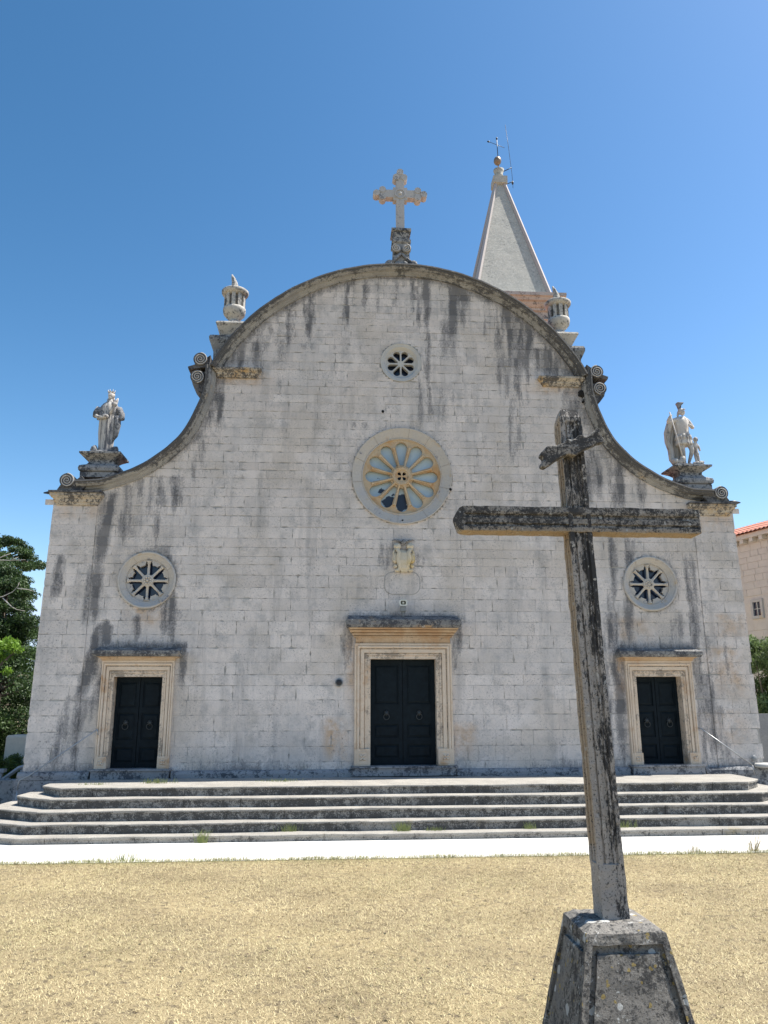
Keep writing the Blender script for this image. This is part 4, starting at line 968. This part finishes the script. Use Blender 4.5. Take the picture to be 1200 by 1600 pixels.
# mantle over shoulders and arms
mb = MB(); folds(mb, [(.92, -.02, .03, .245, .15), (1.0, -.01, .03, .26, .155), (1.1, .0, .03, .255, .15), (1.22, .01, .03, .225, .14), (1.3, .01, .03, .17, .11), (1.36, .015, .02, .085, .075)], amp=.012, nf=8, ph=1)
mb.tube([(-.22, -.02, 1.2), (-.27, -.04, 1.05), (-.29, -.08, .95)], [.07, .085, .05], 10); mb.tube([(.24, 0, 1.2), (.31, -.03, 1.02), (.34, -.05, .93), (.25, -.1, .86)], [.07, .09, .07, .03], 10)
mb.tube([(.24, -.06, .98), (.25, -.05, .75), (.22, -.04, .5), (.17, -.04, .36)], [.07, .08, .06, .015], 10)
mb.build('mantle', M['statue_dark'], t)
skin('arms', [(-.27, -.08, .98), (-.19, -.15, .92), (-.08, -.19, .9), (-.02, -.2, .9), (.3, -.06, 1.0), (.18, -.16, .98), (.05, -.2, .97), (-.01, -.2, .955)], [(0, 1), (1, 2), (2, 3), (4, 5), (5, 6), (6, 7)], [.05, .042, .034, .025, .055, .045, .034, .024], M['statue'], t)
mb = MB().tube([(.1, -.17, 1.0), (.14, -.16, 1.16), (.2, -.15, 1.3), (.24, -.15, 1.4)], [.03, .045, .05, .015], 8); mb.sphere((.17, -.17, 1.24), (.07, .05, .07)); mb.sphere((.0, -.2, .93), (.07, .05, .05)); mb.build('palm_branch', M['statue_pale'], t, jit=.012, jscale=20)
mb = MB(); mb.sphere((.03, -.02, 1.52), (.066, .075, .09), 18, 12); mb.sphere((.02, -.09, 1.515), (.013, .018, .022)); mb.sphere((.02, -.085, 1.475), (.02, .012, .008)); 
for s in (-1, 1): mb.sphere((.02+s*.026, -.082, 1.535), (.014, .01, .008)); 
mb.sphere((.02, -.055, 1.455), (.04, .04, .03)); mb.build('head', M['statue_pale'], t)
mb = MB(); mb.sphere((.035, .01, 1.535), (.078, .08, .09), 16, 10); mb.sphere((.045, .05, 1.46), (.06, .05, .08)); mb.build('hair', M['statue_pale'], t, jit=.008, jscale=30)
mb = MB().lathe([(.072, 0), (.076, .03), (.07, .035), (.066, .0)], (.03, -.0, 1.58), 20)
for k in range(7): a = 2*PI*k/7; mb.tube([(.03+.072*math.cos(a), .072*math.sin(a), 1.6), (.03+.085*math.cos(a), .085*math.sin(a), 1.665)], [.018, .003], 6)
mb.build('crown', M['statue_pale'], t)

# soldier with helmet, staff, cape and child (right)
t = thing('statue', 'stone statue of a helmeted soldier with staff and small child, right end of church front', 'statue', (7.10, .33, 7.05))
pedestal(t, M['pedestal'])
MB().loft([(0, -.36, .36, -.26, .28), (.05, -.35, .35, -.25, .27), (.055, -.3, .3, -.2, .2)]).build('base_slab', M['statue_dark'], t, jit=.01)
B = M['statue_pale']
P = [(.0, 0, .80), (-.01, 0, .98), (-.02, 0, 1.16), (-.01, 0, 1.30), (.0, -.01, 1.38),   # pelvis..neck
     (-.08, -.01, .74), (-.06, -.04, .45), (-.03, -.02, .12), (-.02, -.12, .07),           # left (photo) leg
     (.09, -.01, .74), (.16, -.09, .46), (.07, -.02, .14), (.07, -.13, .08),                # bent leg
     (-.17, 0, 1.26), (-.38, -.02, 1.20), (-.33, -.12, 1.33), (-.30, -.14, 1.37),           # arm to staff
     (.15, 0, 1.26), (.27, -.02, 1.06), (.15, -.16, 1.07), (.07, -.2, 1.09)]                # arm across chest
E = [(0, 1), (1, 2), (2, 3), (3, 4), (0, 5), (5, 6), (6, 7), (7, 8), (0, 9), (9, 10), (10, 11), (11, 12), (3, 13), (13, 14), (14, 15), (15, 16), (3, 17), (17, 18), (18, 19), (19, 20)]
Rr = [(.14, .11), (.125, .1), (.16, .115), (.1, .09), .05, (.085, .085), .062, .036, .035, (.085, .085), .065, .036, .035, .07, .05, .036, .028, .068, .048, .036, .028]
skin('body', P, E, Rr, B, t)
mb = MB(); folds(mb, [(.60, .01, -.0, .22, .17), (.64, .01, 0, .215, .165), (.8, .0, 0, .185, .145), (.95, -.01, 0, .15, .125), (1.1, -.015, 0, .17, .135), (1.24, -.01, 0, .185, .13), (1.31, -.0, 0, .12, .1)], amp=.008, nf=12)
for k in range(14): a = 2*PI*k/14; mb.tube([(.17*math.cos(a), .14*math.sin(a), .86), (.2*math.cos(a), .165*math.sin(a), .74)], [.028, .022], 6)
mb.build('tunic', B, t)
mb = MB(); mb.sphere((.03, -.03, 1.47), (.06, .07, .085), 16, 10); mb.sphere((.05, -.1, 1.465), (.013, .018, .02)); mb.sphere((.045, -.09, 1.43), (.018, .01, .008)); mb.build('head', B, t)
mb = MB(); mb.sphere((.01, .005, 1.51), (.078, .085, .085), 16, 10); mb.tube([(-.03, .05, 1.5), (-.06, .05, 1.42), (-.07, .04, 1.38)], [.04, .03, .015], 8); mb.sphere((.06, -.07, 1.545), (.04, .03, .012)); mb.build('helmet', B, t)
mb = MB(); mb.loft([(1.57, -.045, .0, -.03, .04), (1.66, -.06, .02, -.035, .07), (1.73, -.075, .09, -.04, .09), (1.75, -.07, .08, -.03, .08)]); mb.build('helmet_crest', M['statue_dark'], t, jit=.008, jscale=20)
mb = MB()
vs = []; fs = []; nu, nv = 18, 14
for j in range(nv+1):
    z = 1.28-1.16*j/nv
    for i in range(nu+1):
        u = i/nu; x = -.19-.12*math.sin(min(1, j/nv*1.6)*PI*.6)+u*(.36+.02*j/nv); y = .10+.06*math.sin(u*16+j*.3)*(.3+.7*j/nv)*.7+.04*(1-abs(2*u-1))
        vs.append((x, y, z+.03*math.sin(u*9)))
o_ = len(vs)
vs += [(x, y+.05, z) for x, y, z in vs]
for j in range(nv):
    for i in range(nu):
        a = j*(nu+1)+i; fs.append((a, a+1, a+nu+2, a+nu+1)); fs.append((a+o_, a+nu+1+o_, a+nu+2+o_, a+1+o_))
for j in range(nv):
    a = j*(nu+1); b = a+nu; fs.append((a, a+nu+1, a+nu+1+o_, a+o_)); fs.append((b, b+o_, b+nu+1+o_, b+nu+1))
mb.add(vs, fs, True); mb.tube([(-.17, .02, 1.27), (-.3, .05, 1.18), (-.36, .09, .95), (-.38, .1, .72), (-.3, .1, .5), (-.31, .08, .25), (-.25, .05, .12)], [.07, .08, .085, .06, .08, .07, .06], 10)
mb.build('cape', M['statue'], t)
MB().tube([(-.36, -.16, 1.42), (-.13, -.2, .08)], .016, 8).build('staff', B, t)
mb = MB(); mb.sphere((-.3, -.12, .12), (.1, .07, .06)); mb.sphere((-.33, -.17, .14), (.08, .06, .06)); mb.sphere((-.2, -.16, .12), (.09, .07, .07)); mb.sphere((-.15, -.17, .2), (.07, .05, .08)); mb.build('drapery_knot', M['statue'], t, jit=.02, jscale=14)
c = skin('child_figure', [(.27, -.05, .42), (.27, -.05, .52), (.27, -.05, .61), (.27, -.05, .67), (.28, -.06, .74), (.24, -.06, .3), (.25, -.07, .14), (.31, -.05, .3), (.31, -.06, .15), (.2, -.06, .58), (.19, -.1, .5), (.35, -.05, .56), (.37, -.06, .44), (.27, -.06, .73)],
     [(0, 1), (1, 2), (2, 3), (3, 4), (0, 5), (5, 6), (0, 7), (7, 8), (2, 9), (9, 10), (2, 11), (11, 12)], [.06, .055, .06, .03, .055, .04, .028, .04, .028, .03, .022, .03, .022, .01], B, t)
mb = MB(); mb.sphere((.28, -.06, .745), (.062, .06, .068)); mb.sphere((.27, -.12, .74), (.01, .012, .012)); mb.build('child_head', M['statue'], c)
mb = MB(); mb.sphere((.3, -.08, .1), (.12, .1, .06)); mb.sphere((.36, -.1, .14), (.06, .05, .05)); mb.sphere((.2, -.1, .1), (.07, .05, .05)); mb.build('rocks', M['statue'], t, jit=.03, jscale=14)

# ------------------------------------------------------------------ foreground cross
FX, FY = .165, -12.385
fc = thing('stone_cross', 'tall black-stained stone wayside cross on tapering base in the foreground', 'cross', (FX, FY, -.80))
lean = math.atan(.083/3.3)
def ochre_bounce_attr(o, f):
    me = o.data; at = me.attributes.new('ochre', 'FLOAT', 'POINT'); at.data.foreach_set('value', np.array([f(v.co) for v in me.vertices], dtype=np.float32))
def stain_attr(o, f):
    me = o.data; at = me.attributes.new('stain', 'FLOAT', 'POINT'); at.data.foreach_set('value', np.array([f(v.co) for v in me.vertices], dtype=np.float32))
# shaft: grooved section extruded upwards
h = .078
def side(hh):   # one grooved side from -hh to hh, outward distance profile
    return [(-hh, 0), (-hh*.99, 0), (-hh*.60, .0), (-hh*.56, -.014), (-hh*.44, -.016), (-hh*.40, -.006), (-hh*.14, -.006), (-hh*.08, -.016), (hh*.22, -.016), (hh*.28, -.006), (hh*.44, -.006), (hh*.48, -.016), (hh*.6, -.014), (hh*.64, 0)]
def shaft_section(groove):
    L = []
    for q in range(4):
        a = -PI/2+q*PI/2
        for (u, d) in side(h):
            d = d*groove; out_ = h+d
            ct, st = math.cos(a), math.sin(a)
            L.append((ct*out_-st*u, st*out_+ct*u))
    return L
def zmat(z): # lean to the left with height, measured above the foot
    return -(z-.92)*math.tan(lean)
mb = MB(); vs = []; fs = []; zs = [.85, .92]+[.92+.29*i/8 for i in range(1, 9)]+[1.215]+[1.215+(4.16-1.215)*i/110 for i in range(1, 111)]
n = None
for k, z in enumerate(zs):
    gro = 0 if z <= 1.211 else 1
    if z > 4.12: gro = 0
    L = shaft_section(gro); n = len(L); tp = 1.06-.09*(z-.92)/3.3
    if z <= .93: tp = 1.07
    for (x, y) in L:
        p = Vector((x, y, z)); e = noise.noise_vector(Vector((x*14, y*14, z*11)))*.0045+noise.noise_vector(Vector((x*30+4, y*30, z*34)))*.003
        vs.append((x*tp+zmat(z)+e.x, y*tp+e.y, z))
for k in range(len(zs)-1):
    for i in range(n): j = (i+1) % n; fs.append((k*n+i, k*n+j, (k+1)*n+j, (k+1)*n+i))
xt = zmat(4.22)
o_ = (len(zs)-1)*n
ring2 = len(vs)
for i in range(n): x, y, z = vs[o_+i]; vs.append((xt+(x-zmat(4.16))*.72, y*.72, 4.225))
for i in range(n): j = (i+1) % n; fs.append((o_+i, o_+j, ring2+j, ring2+i))
fs.append(tuple(ring2+i for i in range(n)))
mb.add(vs, fs)
o = mb.build('shaft', M['fcross'], fc); stain_attr(o, lambda c: min(.5, .2+.13*max(0, c.z-1.1))+(.12 if c.x-zmat(c.z) > .0 else -.1)*(1 if c.z < 3.2 else .4)-(.3 if c.x-zmat(c.z) < -.05 and c.y > -.05 else 0)); ochre_bounce_attr(o, lambda c: .7 if c.x-zmat(c.z) < -.055 and c.y > -.06 and c.z > 1.3 else 0)  # left side carries the same painted bounce tint as the arm undersides
# cross arms
mb = MB(); vs = []; fs = []
xs = [-.93]+[-.895]+[-.87]+[-.87+(.768+.87)*i/80 for i in range(1, 81)]+[.785, .795]
prof0 = [(-.086, -h), (-.054, -h), (-.048, -h+.015), (-.036, -h+.017), (-.030, -h+.003), (.004, -h+.003), (.010, -h+.017), (.028, -h+.017), (.034, -h+.004), (.050, -h), (.086, -h)]
sec = prof0+[(.086, 0), (.086, h), (.05, h), (0, h), (-.05, h), (-.086, h), (-.086, 0)]
zc = 3.408
for k, x in enumerate(xs):
    sh = 1.0; flat = 0
    if k == 0: sh = .12
    elif k == 1: sh = .86; flat = 1
    elif k == 2: flat = 1
    elif k >= len(xs)-2: flat = 1; sh = 1 if k == len(xs)-2 else .93
    for (z, y) in sec:
        yy = (-h if (y < 0 and flat) else y)
        e = noise.noise_vector(Vector((x*11, yy*14, z*14+9)))*.005+noise.noise_vector(Vector((x*34, yy*30, z*30+9)))*.003
        vs.append((x, (yy*.99 if yy > 0 else yy*1.04)*sh+e.y, zc+z*sh+e.z-.004*x))
n = len(sec)
for k in range(len(xs)-1):
    for i in range(n): j = (i+1) % n; fs.append((k*n+i, k*n+j, (k+1)*n+j, (k+1)*n+i))
fs.append(tuple(range(n))); fs.append(tuple((len(xs)-1)*n+i for i in range(n-1, -1, -1)))
mb.add(vs, fs); o = mb.build('arms', M['farms'], fc); stain_attr(o, lambda c: .43 if c.z > zc-.079 else (.05 if c.y > -.06 else .25)); ochre_bounce_attr(o, lambda c: .8 if c.z < zc-.079 else 0)  # underside ochre: bare orange stone plus warm ground bounce painted in
# slanting scroll board
TI = [(-.17, 3.045), (-.165, 3.075), (-.14, 3.095), (-.125, 3.125), (-.09, 3.14), (-.05, 3.13), (-.0, 3.15), (.03, 3.18), (.06, 3.175), (.085, 3.185), (.11, 3.215), (.14, 3.21), (.165, 3.2), (.21, 3.235), (.25, 3.268), (.268, 3.26), (.262, 3.225), (.268, 3.195), (.29, 3.175), (.285, 3.14), (.25, 3.135), (.2, 3.105), (.15, 3.085), (.12, 3.07), (.08, 3.035), (.03, 3.05), (-.02, 3.03), (-.06, 3.0), (-.1, 2.965), (-.14, 2.935), (-.165, 2.95), (-.16, 2.985), (-.145, 3.005), (-.15, 3.03)]
cc = Vector((.055, 3.10))
TI = [((x-.165), z+.80) for x, z in TI]
TI = [(x, z-.035*(z-(3.905+.36*(x+.11)))/.06*.3) for x, z in TI]; TI = densify(TI, .03)
mb = MB(); mb.plate(TI, [], -h-.075, -h-.004); ins = [(-.11+(x+.11)*.82, 3.905+(z-3.905)*.8) for x, z in TI]
o = mb.build('title_scroll', M['farms'], fc, jit=.006, jscale=20, bevel=.008); stain_attr(o, lambda c: .45)
# base block
mb = MB(); HB = .245; zt = .90
def ringv(z, hx): return [(-hx, -hx, z), (hx, -hx, z), (hx, hx, z), (-hx, hx, z)]
def hz(z): return HB+.20*(zt-.06-z)
RG = [ringv(-.08, hz(-.08)), ringv(zt-.06, hz(zt-.06)), ringv(zt-.035, hz(zt-.06)-.005), ringv(zt, HB*.62+.03)]
vs = [p for r in RG for p in r]; fs = []
for k in range(len(RG)-1):
    for i in range(4):
        if k == 0: continue
        j = (i+1) % 4; fs.append((4*k+i, 4*k+j, 4*k+4+j, 4*k+4+i))
fs += [(12, 13, 14, 15), (3, 2, 1, 0)]
# four faces with a recessed border and raised panel
def face_pts(q, u, z, d):
    a = q*PI/2; x = u; y = -(hz(z)-d); c, s = math.cos(a), math.sin(a); return (c*x-s*y, s*x+c*y, z)
for q in range(4):
    def fr(z0, z1, m0, m1, d):   # rectangle narrowing with the face
        return [face_pts(q, -(hz(z0)-m0), z0, d), face_pts(q, (hz(z0)-m0), z0, d), face_pts(q, (hz(z1)-m1), z1, d), face_pts(q, -(hz(z1)-m1), z1, d)]
    A_ = fr(-.08, zt-.06, 0, 0, 0); B_ = fr(.06, zt-.095, .042, .042, 0); C_ = fr(.06, zt-.095, .042, .042, .03); D_ = fr(.12, zt-.145, .08, .078, .03); E_ = fr(.12, zt-.145, .08, .078, .008)
    o_ = len(vs); vs += A_+B_+C_+D_+E_
    for L_ in range(4):
        for i in range(4): j = (i+1) % 4; fs.append((o_+4*L_+i, o_+4*L_+j, o_+4*L_+4+j, o_+4*L_+4+i))
    fs.append((o_+16, o_+17, o_+18, o_+19))
mb.add(vs, fs); o = mb.build('base', M['fbase'], fc)
bm = bmesh.new(); bm.from_mesh(o.data); bmesh.ops.remove_doubles(bm, verts=bm.verts, dist=.0005); bmesh.ops.subdivide_edges(bm, edges=bm.edges, cuts=9, use_grid_fill=True)
for v in bm.verts: v.co += noise.noise_vector(v.co*13)*.006+noise.noise_vector(v.co*45)*.0025
bmesh.ops.recalc_face_normals(bm, faces=bm.faces); bm.to_mesh(o.data); bm.free()

# ------------------------------------------------------------------ vegetation
def clumps(name, cents, rad, nleaf, size, mat, parent=None, flat=.7, hang=0):
    cents = np.array(cents); nC = len(cents); N_ = nC*nleaf
    c = np.repeat(cents, nleaf, 0); d = rng.normal(0, 1, (N_, 3)); d /= np.linalg.norm(d, axis=1, keepdims=True); r = rng.random((N_, 1))**.5
    rr = np.repeat(np.atleast_1d(rad)*np.ones(nC), nleaf)[:, None]
    p = c+d*r*rr*np.array([1, 1, flat])
    u = rng.normal(0, 1, (N_, 3)); u[:, 2] -= hang; u /= np.linalg.norm(u, axis=1, keepdims=True); v = np.cross(u, rng.normal(0, 1, (N_, 3))); v /= np.linalg.norm(v, axis=1, keepdims=True)
    s = size*rng.uniform(.6, 1.3, (N_, 1))
    V = np.stack([p-u*s, p+v*s*.4, p+u*s, p-v*s*.4], 1)
    tone = np.clip(rng.normal(.5, .25, N_)+np.repeat(rng.normal(0, .2, nC), nleaf), 0, 1)
    return tri_obj(name, V, mat, tone, None, parent, 4)
def conifer(x, y, z0, ht, rw_, label, seed, dens=70, nleaf=420, shape=.9):
    r = random.Random(seed); t = thing('conifer_tree', label, 'tree', (x, y, z0), group='dark conifers left of the church')
    mb = MB().tube([(0, 0, 0), (.05, 0, ht*.5), (0, 0, ht*.93)], [.22, .14, .03], 10); cs = []; rs = []
    for k in range(dens):
        f = r.random()**.8; z = ht*(.06+.92*f); R_ = rw_*(1-f)**shape*(.75+.35*math.sin(z*2.1+seed))+.12; a = r.uniform(0, 2*PI); q = R_*r.uniform(.55, 1.05)
        cs.append((q*math.cos(a), q*math.sin(a), z-.1*q)); rs.append(.30+.42*(1-f)*r.uniform(.7, 1.2))
        if k % 2 == 0: mb.tube([(0, 0, z-.2*q), (q*.6*math.cos(a), q*.6*math.sin(a), z-.05), (q*math.cos(a), q*math.sin(a), z-.1*q)], [.045, .03, .01], 5)
    mb.build('trunk', M['bark'], t)
    clumps('crown', cs, rs, nleaf, .05, M['conifer'], t, .5, .3)
conifer(-13.4, 9.0, GZ, 8.2, 2.5, 'dark conifer at the left edge, tallest of the trees', 1, 170, shape=.65)
conifer(-11.9, 7.6, GZ, 6.6, 2.3, 'dark conifer pressed close to the left church corner', 2, 180, shape=.6)
conifer(-12.6, 5.6, GZ, 4.9, 1.8, 'lower dark conifer bough mass at far left behind the pale block', 3, 150, shape=.55)
conifer(-14.6, 14.0, GZ, 9.0, 3.2, 'dark conifer further back behind the other left trees', 4, 170, shape=.5)
# light green broadleaf
t = thing('broadleaf_tree', 'bright green broadleaf tree poking in at the left edge', 'tree', (-10.72, 3.4, GZ))
MB().tube([(0, 0, 0), (.05, 0, 1.8), (.5, 0, 3.2), (.95, 0, 3.65)], [.1, .08, .05, .02], 8).build('trunk', M['bark'], t)
cs = [(.75+random.uniform(-.3, .25), random.uniform(-.3, .3), 3.75+random.uniform(-.25, .2)) for _ in range(16)]+[(.45+random.uniform(-.4, .4), random.uniform(-.4, .4), 3.35+random.uniform(-.3, .3)) for _ in range(14)]
clumps('crown', cs, .16, 70, .055, M['broad'], t, .7, .8)
# bare pale branches
t = thing('bare_tree', 'leafless pale twigs of a dead tree at the left edge', 'tree', (-11.6, 4.6, GZ))
mb = MB().tube([(0, 0, 0), (.1, 0, 2.4), (0, 0, 4.4), (.1, 0, 6.3)], [.09, .075, .05, .03], 7)
for br in ([(.05, 0, 5.1), (.5, 0, 5.14), (.85, 0, 5.22), (1.1, 0, 5.35), (1.22, 0, 5.5), (1.25, 0, 5.62)], [(.85, 0, 5.18), (1.1, 0, 4.95), (1.3, -.1, 4.85), (1.5, 0, 4.82)], [(.1, 0, 6.3), (.5, 0, 6.25), (.95, 0, 6.24), (1.35, 0, 6.26)], [(.95, 0, 6.24), (1.15, 0, 6.34)], [(.0, 0, 4.4), (.5, 0, 4.45), (.85, 0, 4.3)], [(.5, 0, 6.25), (.75, .1, 6.4), (.9, .1, 6.46)], [(1.22, 0, 5.45), (1.5, 0, 5.42), (1.72, 0, 5.36)]):
    mb.tube(br, [.017*(1-.75*i/(len(br)-1)) for i in range(len(br))], 6)
mb.build('branches', M['palebark'], t)
# hedge, pale block, stair parapet
t = thing('clipped_hedge', 'low clipped green hedge at the left edge below the pale block', 'hedge', (-10.2, 3.4, -.2))
cs = [(random.uniform(-1.6, .75), random.uniform(-.25, .25), random.uniform(-.25, .34)) for _ in range(150)]; clumps('leaves', cs, .15, 150, .03, M['hedge'], t, .8)
[MB().tube([(x_*.5, 0, -.6), (x_*.5+.05, 0, .1)], .02, 5).build('stem', M['bark'], t) for x_ in range(-3, 2)]
b = MB().loft([(0, -.28, .34, -.3, .4), (.95, -.27, .33, -.29, .39), (1.0, -.24, .30, -.26, .36)]).build('stone_block', M['house'], None, jit=.02, loc=(-9.76, 4.35, -.35)); tag(b, 'pale rough stone block behind the hedge at the left', 'stone block')
t = thing('stair_parapet', 'grey concrete parapet with posts along side stairs at far left', 'parapet', (-9.2, 2.0, GZ))
mb = MB(); mb.tube([(-.9, 0, .6), (-.25, 0, .74), (.0, 0, .80)], .045, 4, smooth=False); mb.tube([(-.0, -.02, .60), (.35, -.02, .86), (.62, -.02, .93)], .045, 4, smooth=False); mb.build('coping', M['concrete'], t)
for x_, z1 in ((-.5, .66), (-.08, .80), (.1, .68), (.45, .86)): MB().box(x_-.06, x_+.06, -.05, .05, .0, z1-.04).build('post', M['concrete'], t)
MB().box(-.08-.09, -.08+.12, -.09, .09, .765, .84).build('cap', M['concrete'], t)
w_ = MB().box(-12.5, -8.3, .9, 1.2, GZ-.1, -.18).build('retaining_wall', M['plinth'], None, jit=.02); tag(w_, 'low dark shaded wall at far left beside the steps', 'wall')
# right side: wall, bush, house
w_ = MB().loft([(GZ-.1, 9.25, 15, 3.0, 3.4), (1.14, 9.25, 15, 3.0, 3.4)]).build('garden_wall', M['grey_wall'], None, jit=.015); tag(w_, 'grey stone block wall at the right edge beside the church', 'wall')
subdiv(w_, 6)
t = thing('bush', 'green feathery bush above the grey wall at the right edge', 'bush', (10.9, 4.6, 1.1))
cs = []
for _ in range(90):
    a = random.uniform(0, 2*PI); q = random.random()**.5; z = random.uniform(-.2, 2.05); k = 1.2*math.sqrt(max(.1, 1-((z-.7)/1.7)**2)); cs.append((q*k*math.cos(a), q*k*.7*math.sin(a), z))
clumps('leaves', cs, .27, 260, .05, M['bush'], t, .9, -.4)
[MB().tube([(0, 0, -1.7), (.3*math.cos(k), .2*math.sin(k), .3), (.7*math.cos(k), .5*math.sin(k), 1.5)], [.05, .03, .01], 5).build('stem', M['bark'], t) for k in range(7)]

# house: local frame, +X along the long wall away from camera
hA = Vector((15.62, 14.0)); hd = (Vector((15.62, 14.0))-Vector((16.13, 12.36))).normalized(); ang = math.atan2(hd.y, hd.x)
hs = thing('stone_house', 'pale stone house with red tiled roof beyond the right edge of the church', 'house', (hA.x, hA.y, 0), ang)
# local x = along wall (away), local -y... outward normal is to the left of the wall seen from the camera
def house_wall():
    mb = MB(); x0, x1 = -11, 3.0; z0, z1 = GZ, 8.1
    rzz = random.Random(3); V = []; 
    z = z0
    mb.box(x0, x1, -5, -.02, z0, z1)
    while z < z1-.05:
        hh = rzz.uniform(.24, .32); zt_ = min(z+hh, z1); x = x0-rzz.uniform(0, .5)
        while x < x1:
            wd = rzz.uniform(.35, .8); a, b = max(x, x0), min(x+wd, x1)
            if b-a > .08: 
                e = .008; y = rzz.uniform(-.004, .006)
                if not (a < -.38 and b > -1.02 and z < 5.55 and zt_ > 4.85): mb.box(a+e, b-e, -.03, y, z+e, zt_-e)
            x += wd
        z = zt_
    return mb.build('wall', M['house'], hs)
house_wall()
wx, wz = -.70, 5.2
wn = MB(); wn.plate([(-.3, -.4), (.3, -.4), (.3, .4), (-.3, .4)], [[(-.19, -.28), (.19, -.28), (.19, .28), (-.19, .28)]], -.03, .12)
wn.rot(Matrix.Rotation(PI, 4, 'Z')); wn = wn.build('window', M['white_ring'], hs); wn.location = (wx, .03, wz)
p = MB().box(-.19, .19, -.06, -.04, -.28, .28).build('pane', M['glass_dark'], wn)
p = MB(); p.box(-.015, .015, -.035, -.01, -.28, .28); p.box(-.19, .19, -.034, -.012, -.01, .01); p.build('glazing_bar', M['white'], wn)
mb = MB().box(-11.2, 3.15, -5.2, .30, 8.12, 8.3); mb.build('eaves', M['house'], hs)
mb = MB(); 
for x_ in np.arange(-11, 3.1, .5): MB().box(x_-.09, x_+.09, .0, .26, 7.95, 8.118).build('corbel', M['house'], hs)
mb = MB(); vs = []; fs = []; nx_ = 150; xa, xb = -11.3, 3.25
prof_r = [(.42, 8.32), (-2.4, 9.35), (-5.3, 8.32)]
for i in range(nx_*4+1):
    x_ = xa+(xb-xa)*i/(nx_*4); hgt = .05*abs(math.sin((x_)*PI/.22))
    for (y_, z_) in prof_r: vs.append((x_, y_, z_+hgt))
for i in range(nx_*4):
    for k in range(2): fs.append((i*3+k, i*3+k+1, (i+1)*3+k+1, (i+1)*3+k))
o_ = len(vs); vs += [(x_, y_, 8.305) for x_ in (xa, xb) for y_ in (.42, -5.3)]; fs.append((o_, o_+1, o_+3, o_+2))
fs.append((0, 1, 2)); fs.append(tuple(nx_*12+k for k in (0, 1, 2)))
mb.add(vs, fs); mb.build('roof', M['tiles'], hs)

# ------------------------------------------------------------------ weeds
def weed(x, y, z, n, ht, label, dry=False, spread=.1):
    t = thing('weed', label, 'weed', (x, y, z), group='weeds growing from the steps and paving')
    V = []
    for _ in range(n):
        bx, by = random.gauss(0, spread), random.gauss(0, .02); a = random.uniform(0, 2*PI); L = ht*random.uniform(.4, 1.1); q = L*random.uniform(.1, .7); wv = .0035
        V.append([(bx-wv, by, 0), (bx+wv, by, 0), (bx+q*math.cos(a)+wv*.3, by+q*math.sin(a)*.5, L), (bx+q*math.cos(a)-wv*.3, by+q*math.sin(a)*.5, L)])
    tag(tri_obj('blades', np.array(V), M['weed'] if not dry else M['blades'], rng.random(len(V)), np.zeros(len(V)), t, 4), kind='stuff')
weed(-5.0, -1.15, -.10, 120, .10, 'low yellow-green weed on the top step right of the left door', spread=.16)
weed(-6.2, -1.3, -.10, 60, .05, 'tiny weed on the top step below the left door', spread=.12)
weed(-2.6, -1.0, -.10, 90, .06, 'flat weed on the top step between left and main doors', spread=.2)
weed(-3.75, -3.29, GZ, 90, .22, 'green weed in the lowest riser on the left half', spread=.05)
weed(-2.3, -2.97, -.76, 60, .14, 'faint weed against the fourth riser left of centre', spread=.1)
weed(-.32, -3.05, -.76, 110, .15, 'bright green weed on the lowest tread just right of centre', spread=.07)
weed(.25, -3.05, -.76, 50, .07, 'small weed trailing on the lowest tread right of centre', spread=.1)
weed(3.6, -3.0, -.76, 90, .14, 'green weed on the lowest tread right of the stone cross', spread=.14)
weed(1.95, -3.0, -.76, 50, .12, 'thin weed on the lowest tread close behind the cross shaft', spread=.06)
weed(5.1, -4.78, GZ, 40, .30, 'dry twiggy weed on the white paving edge at the right', True, .05)
weed(4.1, -4.82, GZ, 30, .16, 'short dry weed at the paving edge right of the cross', True, .05)
weed(-4.7, -4.82, GZ, 70, .14, 'bushy grass tuft at the paving edge on the left', False, .2)
